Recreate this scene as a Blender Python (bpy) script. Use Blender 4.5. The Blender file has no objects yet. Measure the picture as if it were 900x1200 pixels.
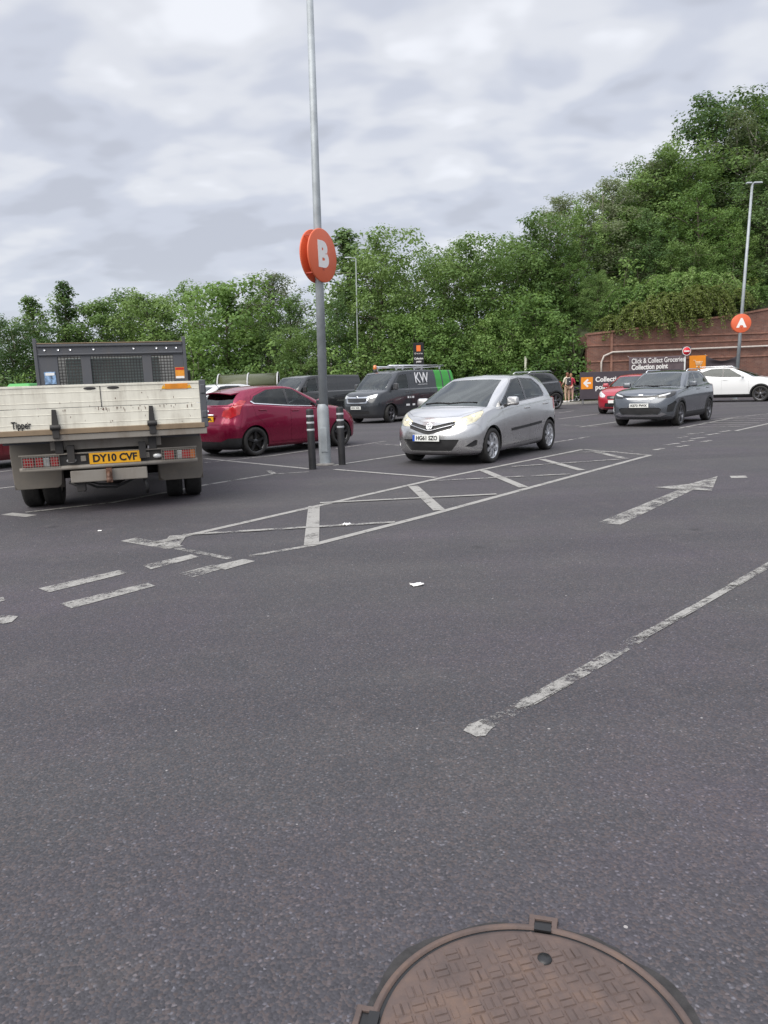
import bpy, bmesh, math, random
import numpy as np
from mathutils import Matrix, Vector

random.seed(7)
NP = np.random.RandomState(7)
SC = bpy.context.scene
COL = SC.collection
R_ = math.radians

# ------------------------------------------------------------------ camera, sky, sun, exposure
F_PX, PITCH, ROLL, CAM_H = 870.0, R_(9.695), R_(-2.086), 1.381
_R0, _U0 = np.array([1, 0, 0.]), np.array([0, math.sin(PITCH), math.cos(PITCH)])
CF = np.array([0, math.cos(PITCH), -math.sin(PITCH)])
CR = math.cos(ROLL) * _R0 + math.sin(ROLL) * _U0
CU = -math.sin(ROLL) * _R0 + math.cos(ROLL) * _U0
camd = bpy.data.cameras.new('camera')
cam = bpy.data.objects.new('camera', camd)
COL.objects.link(cam)
cam.matrix_world = Matrix(((CR[0], CU[0], -CF[0], 0), (CR[1], CU[1], -CF[1], 0), (CR[2], CU[2], -CF[2], CAM_H), (0, 0, 0, 1)))
camd.sensor_fit = 'AUTO'
camd.sensor_width = 36
camd.lens = 36 * F_PX / 1200
camd.clip_start, camd.clip_end = 0.05, 3000
SC.camera = cam


def G(u, v, z=0.0):
    """ground point (metres) measured from a pixel of the 900x1200 photograph"""
    d = CF + CR * ((u - 450) / F_PX) + CU * ((600 - v) / F_PX)
    t = (z - CAM_H) / d[2]
    p = np.array([0, 0, CAM_H]) + d * t
    return float(p[0]), float(p[1]), float(p[2])


def AT(u, v, y):
    """point on the measured sight line at distance y"""
    d = CF + CR * ((u - 450) / F_PX) + CU * ((600 - v) / F_PX)
    t = y / d[1]
    p = np.array([0, 0, CAM_H]) + d * t
    return float(p[0]), float(p[1]), float(p[2])


SUN_EL, SUN_AZ = 46.0, -140.0      # azimuth: 0 = straight ahead (+Y), clockwise
world = bpy.data.worlds.new('World')
SC.world = world
world.use_nodes = True
wn, wl = world.node_tree.nodes, world.node_tree.links
wn.clear()


def wnode(t, **k):
    n = wn.new(t)
    for a, b in k.items():
        setattr(n, a, b)
    return n


def wmath(op, a, b=None, clamp=False):
    n = wnode('ShaderNodeMath', operation=op, use_clamp=clamp)
    for i, q in enumerate((a, b)):
        if q is None:
            continue
        if isinstance(q, (int, float)):
            n.inputs[i].default_value = q
        else:
            wl.new(q, n.inputs[i])
    return n.outputs[0]


w_out = wnode('ShaderNodeOutputWorld')
w_bg = wnode('ShaderNodeBackground')
w_sky = wnode('ShaderNodeTexSky', sky_type='NISHITA', sun_disc=False)
w_sky.sun_elevation, w_sky.sun_rotation = R_(SUN_EL), R_(SUN_AZ)
w_tc = wnode('ShaderNodeTexCoord')
w_sep = wnode('ShaderNodeSeparateXYZ')
wl.new(w_tc.outputs['Generated'], w_sep.inputs[0])
zz = wmath('ADD', wmath('MAXIMUM', w_sep.outputs[2], 0.0), 0.30)
w_cmb = wnode('ShaderNodeCombineXYZ')
wl.new(wmath('DIVIDE', w_sep.outputs[0], zz), w_cmb.inputs[0])
wl.new(wmath('DIVIDE', w_sep.outputs[1], zz), w_cmb.inputs[1])


def wnoise(scale, detail, rough, dist, off=(0, 0, 0), sx=1.0, rot=0.0):
    m = wnode('ShaderNodeMapping')
    m.inputs['Location'].default_value = off
    m.inputs['Rotation'].default_value = (0, 0, rot)
    m.inputs['Scale'].default_value = (sx, 1, 1)
    wl.new(w_cmb.outputs[0], m.inputs[0])
    n = wnode('ShaderNodeTexNoise')
    n.inputs['Scale'].default_value = scale
    n.inputs['Detail'].default_value = detail
    n.inputs['Roughness'].default_value = rough
    n.inputs['Distortion'].default_value = dist
    wl.new(m.outputs[0], n.inputs['Vector'])
    return n.outputs['Fac']


n_big = wnoise(0.95, 3.0, 0.5, 0.3, (3.1, 1.7, 0), 0.9)
n_mid = wnoise(3.3, 3.5, 0.48, 0.3, (0.4, 5.2, 0), 0.75, 0.25)
n_fine = wnoise(9.0, 2.5, 0.45, 0.2, (7.0, 2.0, 0), 0.7, 0.3)
cl = wmath('ADD', wmath('MULTIPLY', n_big, 0.28), wmath('ADD', wmath('MULTIPLY', n_mid, 0.46), wmath('MULTIPLY', n_fine, 0.26)))
w_ramp = wnode('ShaderNodeValToRGB')
cr_ = w_ramp.color_ramp
cr_.interpolation = 'EASE'
cr_.elements[0].position, cr_.elements[0].color = 0.40, (4.6, 4.8, 5.45, 1)
cr_.elements[1].position, cr_.elements[1].color = 0.595, (7.7, 7.85, 8.3, 1)
_e = cr_.elements.new(0.46); _e.color = (5.3, 5.55, 6.3, 1)
_e = cr_.elements.new(0.53); _e.color = (6.5, 6.65, 7.1, 1)
wl.new(cl, w_ramp.inputs[0])
# overcast: brighter overhead, paler and flatter towards the horizon
w_hz = wmath('SUBTRACT', 1.0, wmath('MULTIPLY', wmath('MAXIMUM', w_sep.outputs[2], 0.0), 6.5), True)
w_mixh = wnode('ShaderNodeMixRGB')
wl.new(wmath('MULTIPLY', w_hz, 0.98), w_mixh.inputs[0])
wl.new(w_ramp.outputs[0], w_mixh.inputs[1])
w_mixh.inputs[2].default_value = (6.0, 6.4, 7.2, 1)
w_zen = wmath('ADD', 1.0, wmath('MULTIPLY', wmath('MAXIMUM', wmath('SUBTRACT', w_sep.outputs[2], 0.46), 0.0), 2.6))
w_mulz = wnode('ShaderNodeVectorMath', operation='SCALE')
wl.new(w_mixh.outputs[0], w_mulz.inputs[0])
wl.new(w_zen, w_mulz.inputs['Scale'])
w_mix = wnode('ShaderNodeMixRGB')
w_mix.inputs[0].default_value = 0.90
wl.new(w_sky.outputs[0], w_mix.inputs[1])
wl.new(w_mulz.outputs[0], w_mix.inputs[2])
wl.new(w_mix.outputs[0], w_bg.inputs['Color'])
w_bg.inputs['Strength'].default_value = 0.125
wl.new(w_bg.outputs[0], w_out.inputs['Surface'])

sund = bpy.data.lights.new('sun', 'SUN')
sund.energy, sund.angle, sund.color = 3.4, R_(60), (1.0, 0.95, 0.87)
sun = bpy.data.objects.new('sun', sund)
COL.objects.link(sun)
_sd = Vector((math.sin(R_(SUN_AZ)) * math.cos(R_(SUN_EL)), math.cos(R_(SUN_AZ)) * math.cos(R_(SUN_EL)), math.sin(R_(SUN_EL))))
sun.rotation_euler = _sd.to_track_quat('Z', 'Y').to_euler()
SC.view_settings.view_transform = 'Standard'
SC.view_settings.look = 'None'
SC.view_settings.exposure = 0.0
SC.view_settings.gamma = 1.0
SC.view_settings.use_curve_mapping = False
# ------------------------------------------------------------------ helpers
def link(name, data, parent=None, loc=None, rot=None):
    o = bpy.data.objects.new(name, data)
    COL.objects.link(o)
    if parent is not None:
        o.parent = parent
    if loc is not None:
        o.location = loc
    if rot is not None:
        o.rotation_euler = rot
    return o


def tag(o, label=None, cat=None, group=None, kind=None):
    if label:
        o['label'] = label
    if cat:
        o['category'] = cat
    if group:
        o['group'] = group
    if kind:
        o['kind'] = kind
    return o


def thing(name, label, cat, loc=(0, 0, 0), rz=0.0, group=None):
    return tag(link(name, None, None, loc, (0, 0, rz)), label, cat, group)


def copy_tree(o, parent=None):
    c = o.copy()
    COL.objects.link(c)
    if parent is not None:
        c.parent = parent
    for ch in list(o.children):
        copy_tree(ch, c)
    return c


class MB:
    """collects shapes into one mesh; several materials by slot"""

    def __init__(s):
        s.v, s.f, s.m, s.sm = [], [], [], []

    def add(s, vs, fs, mi=0, smooth=False):
        b = len(s.v)
        s.v += [tuple(map(float, p)) for p in vs]
        for f in fs:
            s.f.append(tuple(b + i for i in f))
            s.m.append(mi)
            s.sm.append(smooth)
        return s

    def box(s, c, d, rot=None, mi=0, taper=None):
        x, y, z = d[0] / 2, d[1] / 2, d[2] / 2
        t = taper or (1, 1)
        vs = [(-x, -y, -z), (x, -y, -z), (x, y, -z), (-x, y, -z), (-x * t[0], -y * t[1], z), (x * t[0], -y * t[1], z), (x * t[0], y * t[1], z), (-x * t[0], y * t[1], z)]
        if rot is not None:
            M = rot if isinstance(rot, Matrix) else Matrix.Rotation(rot, 3, 'Z')
            vs = [tuple(M @ Vector(p)) for p in vs]
        vs = [(p[0] + c[0], p[1] + c[1], p[2] + c[2]) for p in vs]
        return s.add(vs, [(0, 3, 2, 1), (4, 5, 6, 7), (0, 1, 5, 4), (1, 2, 6, 5), (2, 3, 7, 6), (3, 0, 4, 7)], mi)

    def tube(s, path, rad, n=10, mi=0, cap=True, smooth=True):
        P = [Vector(p) for p in path]
        rr = rad if isinstance(rad, (list, tuple)) else [rad] * len(P)
        vs, fs = [], []
        prev = None
        for i, p in enumerate(P):
            t = (P[min(i + 1, len(P) - 1)] - P[max(i - 1, 0)]).normalized()
            if prev is None:
                a = Vector((0, 0, 1)) if abs(t.z) < 0.9 else Vector((1, 0, 0))
                e1 = t.cross(a).normalized()
            else:
                e1 = (prev - t * prev.dot(t)).normalized()
            prev = e1
            e2 = t.cross(e1)
            for k in range(n):
                a = 2 * math.pi * k / n
                vs.append(p + (e1 * math.cos(a) + e2 * math.sin(a)) * rr[i])
        for i in range(len(P) - 1):
            for k in range(n):
                k2 = (k + 1) % n
                fs.append((i * n + k, i * n + k2, (i + 1) * n + k2, (i + 1) * n + k))
        s.add(vs, fs, mi, smooth)
        if cap:
            b = len(s.v) - len(vs)
            s.f += [tuple(b + k for k in range(n))[::-1], tuple(b + (len(P) - 1) * n + k for k in range(n))]
            s.m += [mi, mi]
            s.sm += [False, False]
        return s

    def lathe(s, prof, n=32, axis='Z', c=(0, 0, 0), mi=0, smooth=True, closed=False):
        vs, fs = [], []
        for (r, h) in prof:
            for k in range(n):
                a = 2 * math.pi * k / n
                p = (r * math.cos(a), r * math.sin(a), h)
                if axis == 'Y':
                    p = (p[0], p[2], p[1])
                elif axis == 'X':
                    p = (p[2], p[0], p[1])
                vs.append((p[0] + c[0], p[1] + c[1], p[2] + c[2]))
        m = len(prof)
        for i in range(m if closed else m - 1):
            j = (i + 1) % m
            for k in range(n):
                k2 = (k + 1) % n
                q = (i * n + k, i * n + k2, j * n + k2, j * n + k)
                fs.append(q if axis != 'Y' else q[::-1])
        return s.add(vs, fs, mi, smooth)

    def prism(s, poly, h0, h1, axis='Z', mi=0, at=(0, 0, 0)):
        """poly (2-D) extruded between h0 and h1 along the axis"""
        def put(a, b, h):
            p = {'Z': (a, b, h), 'Y': (a, h, b), 'X': (h, a, b)}[axis]
            return (p[0] + at[0], p[1] + at[1], p[2] + at[2])
        n = len(poly)
        vs = [put(a, b, h0) for a, b in poly] + [put(a, b, h1) for a, b in poly]
        fs = [tuple(range(n))[::-1], tuple(range(n, 2 * n))] + [(i, (i + 1) % n, n + (i + 1) % n, n + i) for i in range(n)]
        return s.add(vs, fs, mi)

    def sphere(s, c, r, n=12, m=8, mi=0):
        sc = r if isinstance(r, (tuple, list)) else (r, r, r)
        vs, fs = [], []
        for i in range(m + 1):
            th = math.pi * i / m
            for k in range(n):
                a = 2 * math.pi * k / n
                vs.append((c[0] + sc[0] * math.sin(th) * math.cos(a), c[1] + sc[1] * math.sin(th) * math.sin(a), c[2] + sc[2] * math.cos(th)))
        for i in range(m):
            for k in range(n):
                k2 = (k + 1) % n
                fs.append((i * n + k, (i + 1) * n + k, (i + 1) * n + k2, i * n + k2))
        return s.add(vs, fs, mi, True)

    def mesh(s, name, mats, bevel=0.0, seg=2, clean=True):
        me = bpy.data.meshes.new(name)
        me.from_pydata(s.v, [], s.f)
        me.polygons.foreach_set('material_index', s.m)
        me.polygons.foreach_set('use_smooth', s.sm)
        for m in (mats if isinstance(mats, (list, tuple)) else [mats]):
            me.materials.append(m)
        if clean or bevel:
            bm = bmesh.new()
            bm.from_mesh(me)
            bmesh.ops.remove_doubles(bm, verts=bm.verts, dist=1e-5)
            bmesh.ops.recalc_face_normals(bm, faces=bm.faces)
            if bevel:
                es = [e for e in bm.edges if len(e.link_faces) == 2 and e.calc_face_angle(0) > 0.5]
                bmesh.ops.bevel(bm, geom=es, offset=bevel, segments=seg, affect='EDGES', profile=0.5, clamp_overlap=True)
            bm.to_mesh(me)
            bm.free()
        me.update()
        return me

    def build(s, name, mats, parent=None, loc=None, rot=None, bevel=0.0, seg=2):
        return link(name, s.mesh(name, mats, bevel, seg), parent, loc, rot)


def smooth_by_angle(o, ang=35):
    me = o.data
    for p in me.polygons:
        p.use_smooth = True
    try:
        me.set_sharp_from_angle(angle=R_(ang))
    except Exception:
        pass
    return o


# ------------------------------------------------------------------ materials
class NT:
    def __init__(s, name):
        s.mat = bpy.data.materials.new(name)
        s.mat.use_nodes = True
        s.nt = s.mat.node_tree
        s.n, s.l = s.nt.nodes, s.nt.links
        s.b = next(q for q in s.n if q.type == 'BSDF_PRINCIPLED')
        s.out = next(q for q in s.n if q.type == 'OUTPUT_MATERIAL')
        s._tc = None

    def node(s, t, **k):
        n = s.n.new(t)
        for a, b in k.items():
            setattr(n, a, b)
        return n

    def put(s, sock, v):
        if isinstance(v, bpy.types.NodeSocket):
            s.l.new(v, sock)
        elif isinstance(v, (tuple, list)) and len(v) == 3 and sock.type == 'RGBA':
            sock.default_value = (*v, 1)
        else:
            sock.default_value = v

    def tc(s, which='Object'):
        if s._tc is None:
            s._tc = s.node('ShaderNodeTexCoord')
        return s._tc.outputs[which]

    def noise(s, scale, detail=4, rough=0.55, vec=None, stretch=None, dist=0.0, loc=None):
        n = s.node('ShaderNodeTexNoise')
        n.inputs['Scale'].default_value = scale
        n.inputs['Detail'].default_value = detail
        n.inputs['Roughness'].default_value = rough
        n.inputs['Distortion'].default_value = dist
        v = vec or s.tc()
        if stretch or loc:
            m = s.node('ShaderNodeMapping')
            m.inputs['Scale'].default_value = stretch or (1, 1, 1)
            m.inputs['Location'].default_value = loc or (0, 0, 0)
            s.l.new(v, m.inputs[0])
            v = m.outputs[0]
        s.l.new(v, n.inputs['Vector'])
        return n.outputs['Fac']

    def vor(s, scale, feature='F1', out='Distance', vec=None):
        n = s.node('ShaderNodeTexVoronoi', feature=feature)
        n.inputs['Scale'].default_value = scale
        s.l.new(vec or s.tc(), n.inputs['Vector'])
        return n.outputs[out]

    def math(s, op, a, b=None, clamp=False):
        n = s.node('ShaderNodeMath', operation=op, use_clamp=clamp)
        s.put(n.inputs[0], a)
        if b is not None:
            s.put(n.inputs[1], b)
        return n.outputs[0]

    def ramp(s, fac, pts, interp='LINEAR'):
        n = s.node('ShaderNodeValToRGB')
        cr = n.color_ramp
        cr.interpolation = interp
        while len(cr.elements) < len(pts):
            cr.elements.new(0.5)
        for e, (p, c) in zip(cr.elements, pts):
            e.position = p
            e.color = (*c, 1) if isinstance(c, (tuple, list)) else (c, c, c, 1)
        s.l.new(fac, n.inputs[0])
        return n.outputs[0]

    def mix(s, fac, a, b, blend='MIX'):
        n = s.node('ShaderNodeMixRGB', blend_type=blend)
        s.put(n.inputs[0], fac)
        s.put(n.inputs[1], a)
        s.put(n.inputs[2], b)
        return n.outputs[0]

    def bump(s, h, strength=0.3, dist=0.01):
        n = s.node('ShaderNodeBump')
        n.inputs['Strength'].default_value = strength
        n.inputs['Distance'].default_value = dist
        s.l.new(h, n.inputs['Height'])
        s.l.new(n.outputs[0], s.b.inputs['Normal'])
        return n.outputs[0]

    def set(s, **k):
        names = dict(col='Base Color', rough='Roughness', metal='Metallic', coat='Coat Weight', coatr='Coat Roughness', spec='Specular IOR Level', ior='IOR', sheen='Sheen Weight', sub='Subsurface Weight', emit='Emission Color', emits='Emission Strength')
        for a, v in k.items():
            s.put(s.b.inputs[names[a]], v)
        return s


def pm(name, col, rough=0.5, metal=0.0, coat=0.0, var=0.0, vscale=6.0, bump=0.0, bscale=80, spec=0.5, rvar=0.0):
    """principled material with a little procedural unevenness"""
    t = NT(name)
    t.set(col=col, rough=rough, metal=metal, coat=coat, spec=spec)
    if var:
        f = t.noise(vscale, 5, 0.6)
        lo = tuple(c * (1 - var) for c in col)
        hi = tuple(min(1, c * (1 + var)) for c in col)
        t.set(col=t.ramp(f, [(0.3, lo), (0.7, hi)]))
    if rvar:
        t.set(rough=t.ramp(t.noise(vscale * 1.7, 4), [(0.3, max(0.0, rough - rvar)), (0.7, min(1, rough + rvar))]))
    if bump:
        t.bump(t.noise(bscale, 4), bump, 0.004)
    return t.mat


def paint(name, col, metal=0.0, rough=0.3, coat=1.0, dirt=0.25, flake=False):
    """car paint with clear coat, road film low down (object z)"""
    t = NT(name)
    sep = t.node('ShaderNodeSeparateXYZ')
    t.l.new(t.tc(), sep.inputs[0])
    n1 = t.noise(3.0, 6, 0.65)
    low = t.ramp(sep.outputs[2], [(0.15, 1.0), (0.62, 0.0)])
    f = t.math('MULTIPLY', t.math('MULTIPLY', low, n1), dirt, True)
    base = t.mix(f, col, (0.20, 0.18, 0.16))
    t.set(col=base, metal=metal, rough=t.math('ADD', t.math('MULTIPLY', f, 0.4), t.ramp(n1, [(0.3, rough - 0.04), (0.7, rough + 0.06)])), coat=coat, coatr=0.04)
    return t.mat


def glassmat(name, tint=0.35, col=(0.75, 0.9, 0.85), rough=0.015, ior=1.6):
    t = NT(name)
    t.n.remove(t.b)
    tr = t.node('ShaderNodeBsdfTransparent')
    tr.inputs[0].default_value = (col[0] * tint, col[1] * tint, col[2] * tint, 1)
    gl = t.node('ShaderNodeBsdfGlossy')
    gl.inputs['Color'].default_value = (0.95, 1.0, 1.0, 1)
    gl.inputs['Roughness'].default_value = rough
    fr = t.node('ShaderNodeFresnel')
    fr.inputs[0].default_value = ior
    mx = t.node('ShaderNodeMixShader')
    t.l.new(fr.outputs[0], mx.inputs[0])
    t.l.new(tr.outputs[0], mx.inputs[1])
    t.l.new(gl.outputs[0], mx.inputs[2])
    t.l.new(mx.outputs[0], t.out.inputs['Surface'])
    return t.mat


M = {}
M['black_plastic'] = pm('black_plastic', (0.018, 0.018, 0.019), 0.55, var=0.3, vscale=12)
M['gloss_black'] = pm('gloss_black', (0.012, 0.012, 0.013), 0.12, coat=0.6)
M['interior'] = pm('interior', (0.02, 0.02, 0.022), 0.8)
M['seat_cloth'] = pm('seat_cloth', (0.05, 0.05, 0.055), 0.9, var=0.3, vscale=30)
M['tyre'] = pm('tyre', (0.022, 0.021, 0.02), 0.78, var=0.35, vscale=14, bump=0.2, bscale=60)
M['alloy'] = pm('alloy', (0.60, 0.61, 0.63), 0.28, 0.85, var=0.12, vscale=9)
M['alloy_black'] = pm('alloy_black', (0.015, 0.015, 0.016), 0.25, 0.2, coat=0.5)
M['alloy_dark'] = pm('alloy_dark', (0.16, 0.16, 0.17), 0.32, 0.8, var=0.15)
M['brake'] = pm('brake', (0.05, 0.045, 0.04), 0.6, 0.6)
M['chrome'] = pm('chrome', (0.72, 0.73, 0.75), 0.12, 1.0)
M['glass'] = glassmat('car_glass', 0.85)
M['glass_dark'] = glassmat('privacy_glass', 0.16, (0.7, 0.75, 0.8))
M['glass_front'] = glassmat('windscreen_glass', 0.75, (0.72, 0.92, 0.9), 0.015, 1.75)
M['lamp_clear'] = pm('lamp_clear', (0.62, 0.63, 0.63), 0.12, 0.25, coat=1.0, var=0.35, vscale=14)
M['lamp_hazed'] = pm('lamp_hazed', (0.60, 0.56, 0.40), 0.22, 0.0, coat=1.0, var=0.4, vscale=11)
M['lamp_red'] = pm('lamp_red', (0.42, 0.012, 0.018), 0.15, coat=1.0, var=0.25, vscale=18)
M['lamp_amber'] = pm('lamp_amber', (0.6, 0.16, 0.02), 0.2, coat=1.0)
M['plate_white'] = pm('plate_white', (0.74, 0.75, 0.72), 0.35, var=0.05)
M['plate_yellow'] = pm('plate_yellow', (0.80, 0.40, 0.015), 0.35, var=0.06)
M['plate_blue'] = pm('plate_blue', (0.02, 0.08, 0.42), 0.35)
M['ink'] = pm('ink', (0.012, 0.012, 0.013), 0.4)
M['white_letter'] = pm('white_letter', (0.80, 0.80, 0.80), 0.5)


def text_mesh(txt, size, bold=0.0, extrude=0.001, align='CENTER', spacing=1.0, width=None):
    cu = bpy.data.curves.new('lettering', 'FONT')
    cu.body = txt
    cu.size = size
    cu.align_x = align
    cu.align_y = 'CENTER'
    cu.offset = bold
    cu.extrude = extrude
    cu.space_character = spacing
    cu.resolution_u = 4
    o = bpy.data.objects.new('lettering', cu)
    COL.objects.link(o)
    bpy.context.view_layer.update()
    me = bpy.data.meshes.new_from_object(o.evaluated_get(bpy.context.evaluated_depsgraph_get()))
    bpy.data.objects.remove(o)
    bpy.data.curves.remove(cu)
    if width and len(me.vertices):
        xs = [v.co.x for v in me.vertices]
        k = width / (max(xs) - min(xs))
        c = (max(xs) + min(xs)) / 2 if align == 'CENTER' else min(xs)
        for v in me.vertices:
            v.co.x = (v.co.x - c) * k + (0 if align == 'CENTER' else 0)
    return me


def text(txt, size, mat, parent, loc, rot, bold=0.0, align='CENTER', spacing=1.0, width=None, name='lettering', extrude=0.001):
    me = text_mesh(txt, size, bold, extrude, align, spacing, width)
    me.materials.append(mat)
    return link(name, me, parent, loc, rot)
# ------------------------------------------------------------------ ground and markings
def asphalt():
    t = NT('asphalt')
    big = t.noise(.16, 4, .55)
    tone = t.noise(.42, 5, .6, loc=(4, 9, 0))
    lane = t.noise(.5, 4, .6, stretch=(.16, 1.4, 1))
    mid = t.noise(2.3, 6, .65)
    fine = t.noise(55, 3, .6)
    v1 = t.vor(125, 'F1', 'Color')
    sep = t.node('ShaderNodeSeparateXYZ')
    t.l.new(v1, sep.inputs[0])
    d1 = t.vor(125, 'F1', 'Distance')
    base = t.ramp(big, [(.32, (0.063, 0.063, 0.072)), (.50, (0.077, 0.075, 0.080)), (.70, (0.086, 0.083, 0.086))])
    base = t.mix(t.ramp(tone, [(.45, 0.0), (.62, .85)]), base, (0.079, 0.070, 0.086))
    base = t.mix(t.ramp(lane, [(.42, .60), (.60, 0.0)]), base, (0.051, 0.051, 0.059))
    base = t.mix(t.ramp(mid, [(.30, .5), (.52, 0.0)]), base, (0.055, 0.054, 0.061))
    base = t.mix(t.ramp(mid, [(.55, 0.0), (.75, .45)]), base, (0.113, 0.105, 0.107))
    st = t.ramp(sep.outputs[0], [(0, .62), (.5, .90), (.88, 1.13), (.965, 1.5), (1.0, 2.5)])
    core = t.ramp(d1, [(.15, 1.0), (.60, .5)])
    stone = t.mix(1.0, base, t.mix(core, (.78, .78, .78), st), 'MULTIPLY')
    stone = t.mix(t.math('MULTIPLY', t.math('GREATER_THAN', sep.outputs[1], .72), .22), stone, (.16, .115, .10))
    # rare pale chips
    v2 = t.vor(19, 'F1', 'Color')
    s2 = t.node('ShaderNodeSeparateXYZ')
    t.l.new(v2, s2.inputs[0])
    d2 = t.vor(19, 'F1', 'Distance')
    chip = t.math('MULTIPLY', t.math('GREATER_THAN', s2.outputs[0], .90), t.math('LESS_THAN', d2, t.math('MULTIPLY', s2.outputs[1], .12)))
    stone = t.mix(chip, stone, (.30, .285, .28))
    # oil drips
    v3 = t.vor(.95, 'F1', 'Distance')
    v3c = t.node('ShaderNodeSeparateXYZ')
    t.l.new(t.vor(.95, 'F1', 'Color'), v3c.inputs[0])
    oil = t.math('MULTIPLY', t.ramp(t.math('ADD', v3, t.math('MULTIPLY', t.noise(14, 4), .08)), [(.065, 1.0), (.12, 0.0)]), t.math('GREATER_THAN', v3c.outputs[0], .60))
    stone = t.mix(t.math('MULTIPLY', oil, .62), stone, (.030, .029, .031))
    # wandering hairline cracks, only here and there
    wp = t.node('ShaderNodeVectorMath', operation='ADD')
    nz = t.node('ShaderNodeTexNoise')
    nz.inputs['Scale'].default_value = 2.6
    nz.inputs['Detail'].default_value = 5
    t.l.new(t.tc(), nz.inputs['Vector'])
    sc_ = t.node('ShaderNodeVectorMath', operation='SCALE')
    t.l.new(nz.outputs['Color'], sc_.inputs[0]); sc_.inputs['Scale'].default_value = .55
    t.l.new(t.tc(), wp.inputs[0]); t.l.new(sc_.outputs[0], wp.inputs[1])
    ed = t.vor(.42, 'DISTANCE_TO_EDGE', 'Distance', wp.outputs[0])
    crack = t.math('MULTIPLY', t.ramp(ed, [(.0015, 1.0), (.006, 0.0)]), t.ramp(t.noise(.35, 3, .5, loc=(2, 5, 0)), [(.60, 0.0), (.72, .5)]))
    stone = t.mix(crack, stone, (.022, .021, .022))
    t.set(col=stone, rough=t.ramp(mid, [(.3, .78), (.7, .92)]), spec=.35)
    t.bump(t.math('ADD', t.math('ADD', t.math('MULTIPLY', d1, -.8), t.math('MULTIPLY', fine, .5)), t.math('MULTIPLY', crack, -1.5)), .6, .005)
    return t.mat


M['asphalt'] = asphalt()


def marking(name, keep, col=(.37, .36, .34), scale=5.0):
    """worn paint: thinned over the stones of the asphalt, with holes where it has gone"""
    t = NT(name)
    n = t.noise(scale, 6, .62, dist=.2)
    n1 = t.noise(38, 4, .65)
    n2 = t.noise(130, 3, .6)
    m = t.math('ADD', t.math('ADD', t.math('MULTIPLY', n, .50), t.math('MULTIPLY', n1, .26)), t.math('MULTIPLY', n2, .24))
    a = t.ramp(m, [(keep - .06, .97), (keep, .55), (keep + .045, 0.0)])
    c = t.mix(t.noise(2.2, 5, .65), tuple(q * .72 for q in col), col)
    c = t.mix(t.math('MULTIPLY', t.ramp(n1, [(.45, 0.0), (.7, 1.0)]), .45), c, (.20, .19, .185))
    t.set(col=c, rough=.75, spec=.3)
    tr = t.node('ShaderNodeBsdfTransparent')
    mx = t.node('ShaderNodeMixShader')
    t.l.new(a, mx.inputs[0])
    t.l.new(tr.outputs[0], mx.inputs[1])
    t.l.new(t.b.outputs[0], mx.inputs[2])
    t.l.new(mx.outputs[0], t.out.inputs['Surface'])
    return t.mat


M['mk_good'] = marking('paint_good', .585)
M['mk_worn'] = marking('paint_worn', .52)
M['mk_faint'] = marking('paint_faint', .50)
M['mk_ghost'] = marking('paint_ghost', .485)

gd = MB()
gd.add([(-900, -300, 0), (900, -300, 0), (900, 1600, 0), (-900, 1600, 0)], [(0, 1, 2, 3)])
tag(gd.build('car_park_ground', M['asphalt']), kind='structure')

MZ = .004
_mk_n = [0]


class Marks:
    def __init__(s):
        s.m = {}

    def quad(s, pts, wear='mk_good', z=MZ):
        mb = s.m.setdefault(wear, MB())
        P = [G(u, v) for u, v in pts]
        mb.add([(p[0], p[1], z) for p in P], [tuple(range(len(P)))])
        return s

    def line(s, a, b, w=.10, wear='mk_good', z=MZ):
        p, q = Vector(G(*a)[:2]), Vector(G(*b)[:2])
        d = (q - p).normalized()
        n = Vector((-d.y, d.x)) * w / 2
        mb = s.m.setdefault(wear, MB())
        k = max(1, int((q - p).length / .5))
        for i in range(k):
            a_, b_ = p + (q - p) * (i / k), p + (q - p) * ((i + 1) / k)
            mb.add([(*(a_ - n), z), (*(b_ - n), z), (*(b_ + n), z), (*(a_ + n), z)], [(0, 1, 2, 3)])
        return s

    def build(s, name):
        for w, mb in s.m.items():
            tag(mb.build(name, M[w]), kind='structure')


mk = Marks()
W = .092
# hatched island: two long edges, end bars, cross bars, diagonals (each on its own thin level)
mk.line((150, 632.5), (206, 642), .17, 'mk_worn')
mk.line((181, 636.5), (520, 559.5), W)
mk.line((520, 559.5), (683, 526.8), W, 'mk_good')
mk.line((683, 526.8), (762, 533.5), W, 'mk_worn')
mk.line((762, 533.5), (500, 604.5), W, 'mk_good')
mk.line((500, 604.5), (362, 640), W, 'mk_good')
mk.line((362, 640), (292, 652), .07, 'mk_faint')
mk.line((270, 655), (203, 642), .07, 'mk_faint')
z2 = MZ + .003
mk.line((209, 628), (199, 641), .17, 'mk_worn', z2)
mk.line((368, 593.5), (365, 639), .135, 'mk_good', z2)
mk.line((484, 570), (515, 598.5), .135, 'mk_good', z2)
mk.line((566, 551.5), (614, 571.5), .13, 'mk_good', z2)
mk.line((635, 538.5), (682, 551.5), .125, 'mk_good', z2)
mk.line((697, 529.5), (734, 538), .14, 'mk_worn', z2)
z3 = MZ + .006
mk.line((214, 627.5), (463, 612.5), .085, 'mk_worn', z3)
mk.line((375, 590), (582, 579.7), .085, 'mk_good', z3)
mk.line((502, 564.3), (668, 556), .085, 'mk_worn', z3)
mk.line((600, 547.3), (733, 538.2), .085, 'mk_worn', z3)
mk.line((664, 530.8), (742, 529.2), .085, 'mk_faint', z3)
mk.build('hatched_marking')
mk = Marks()
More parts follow.
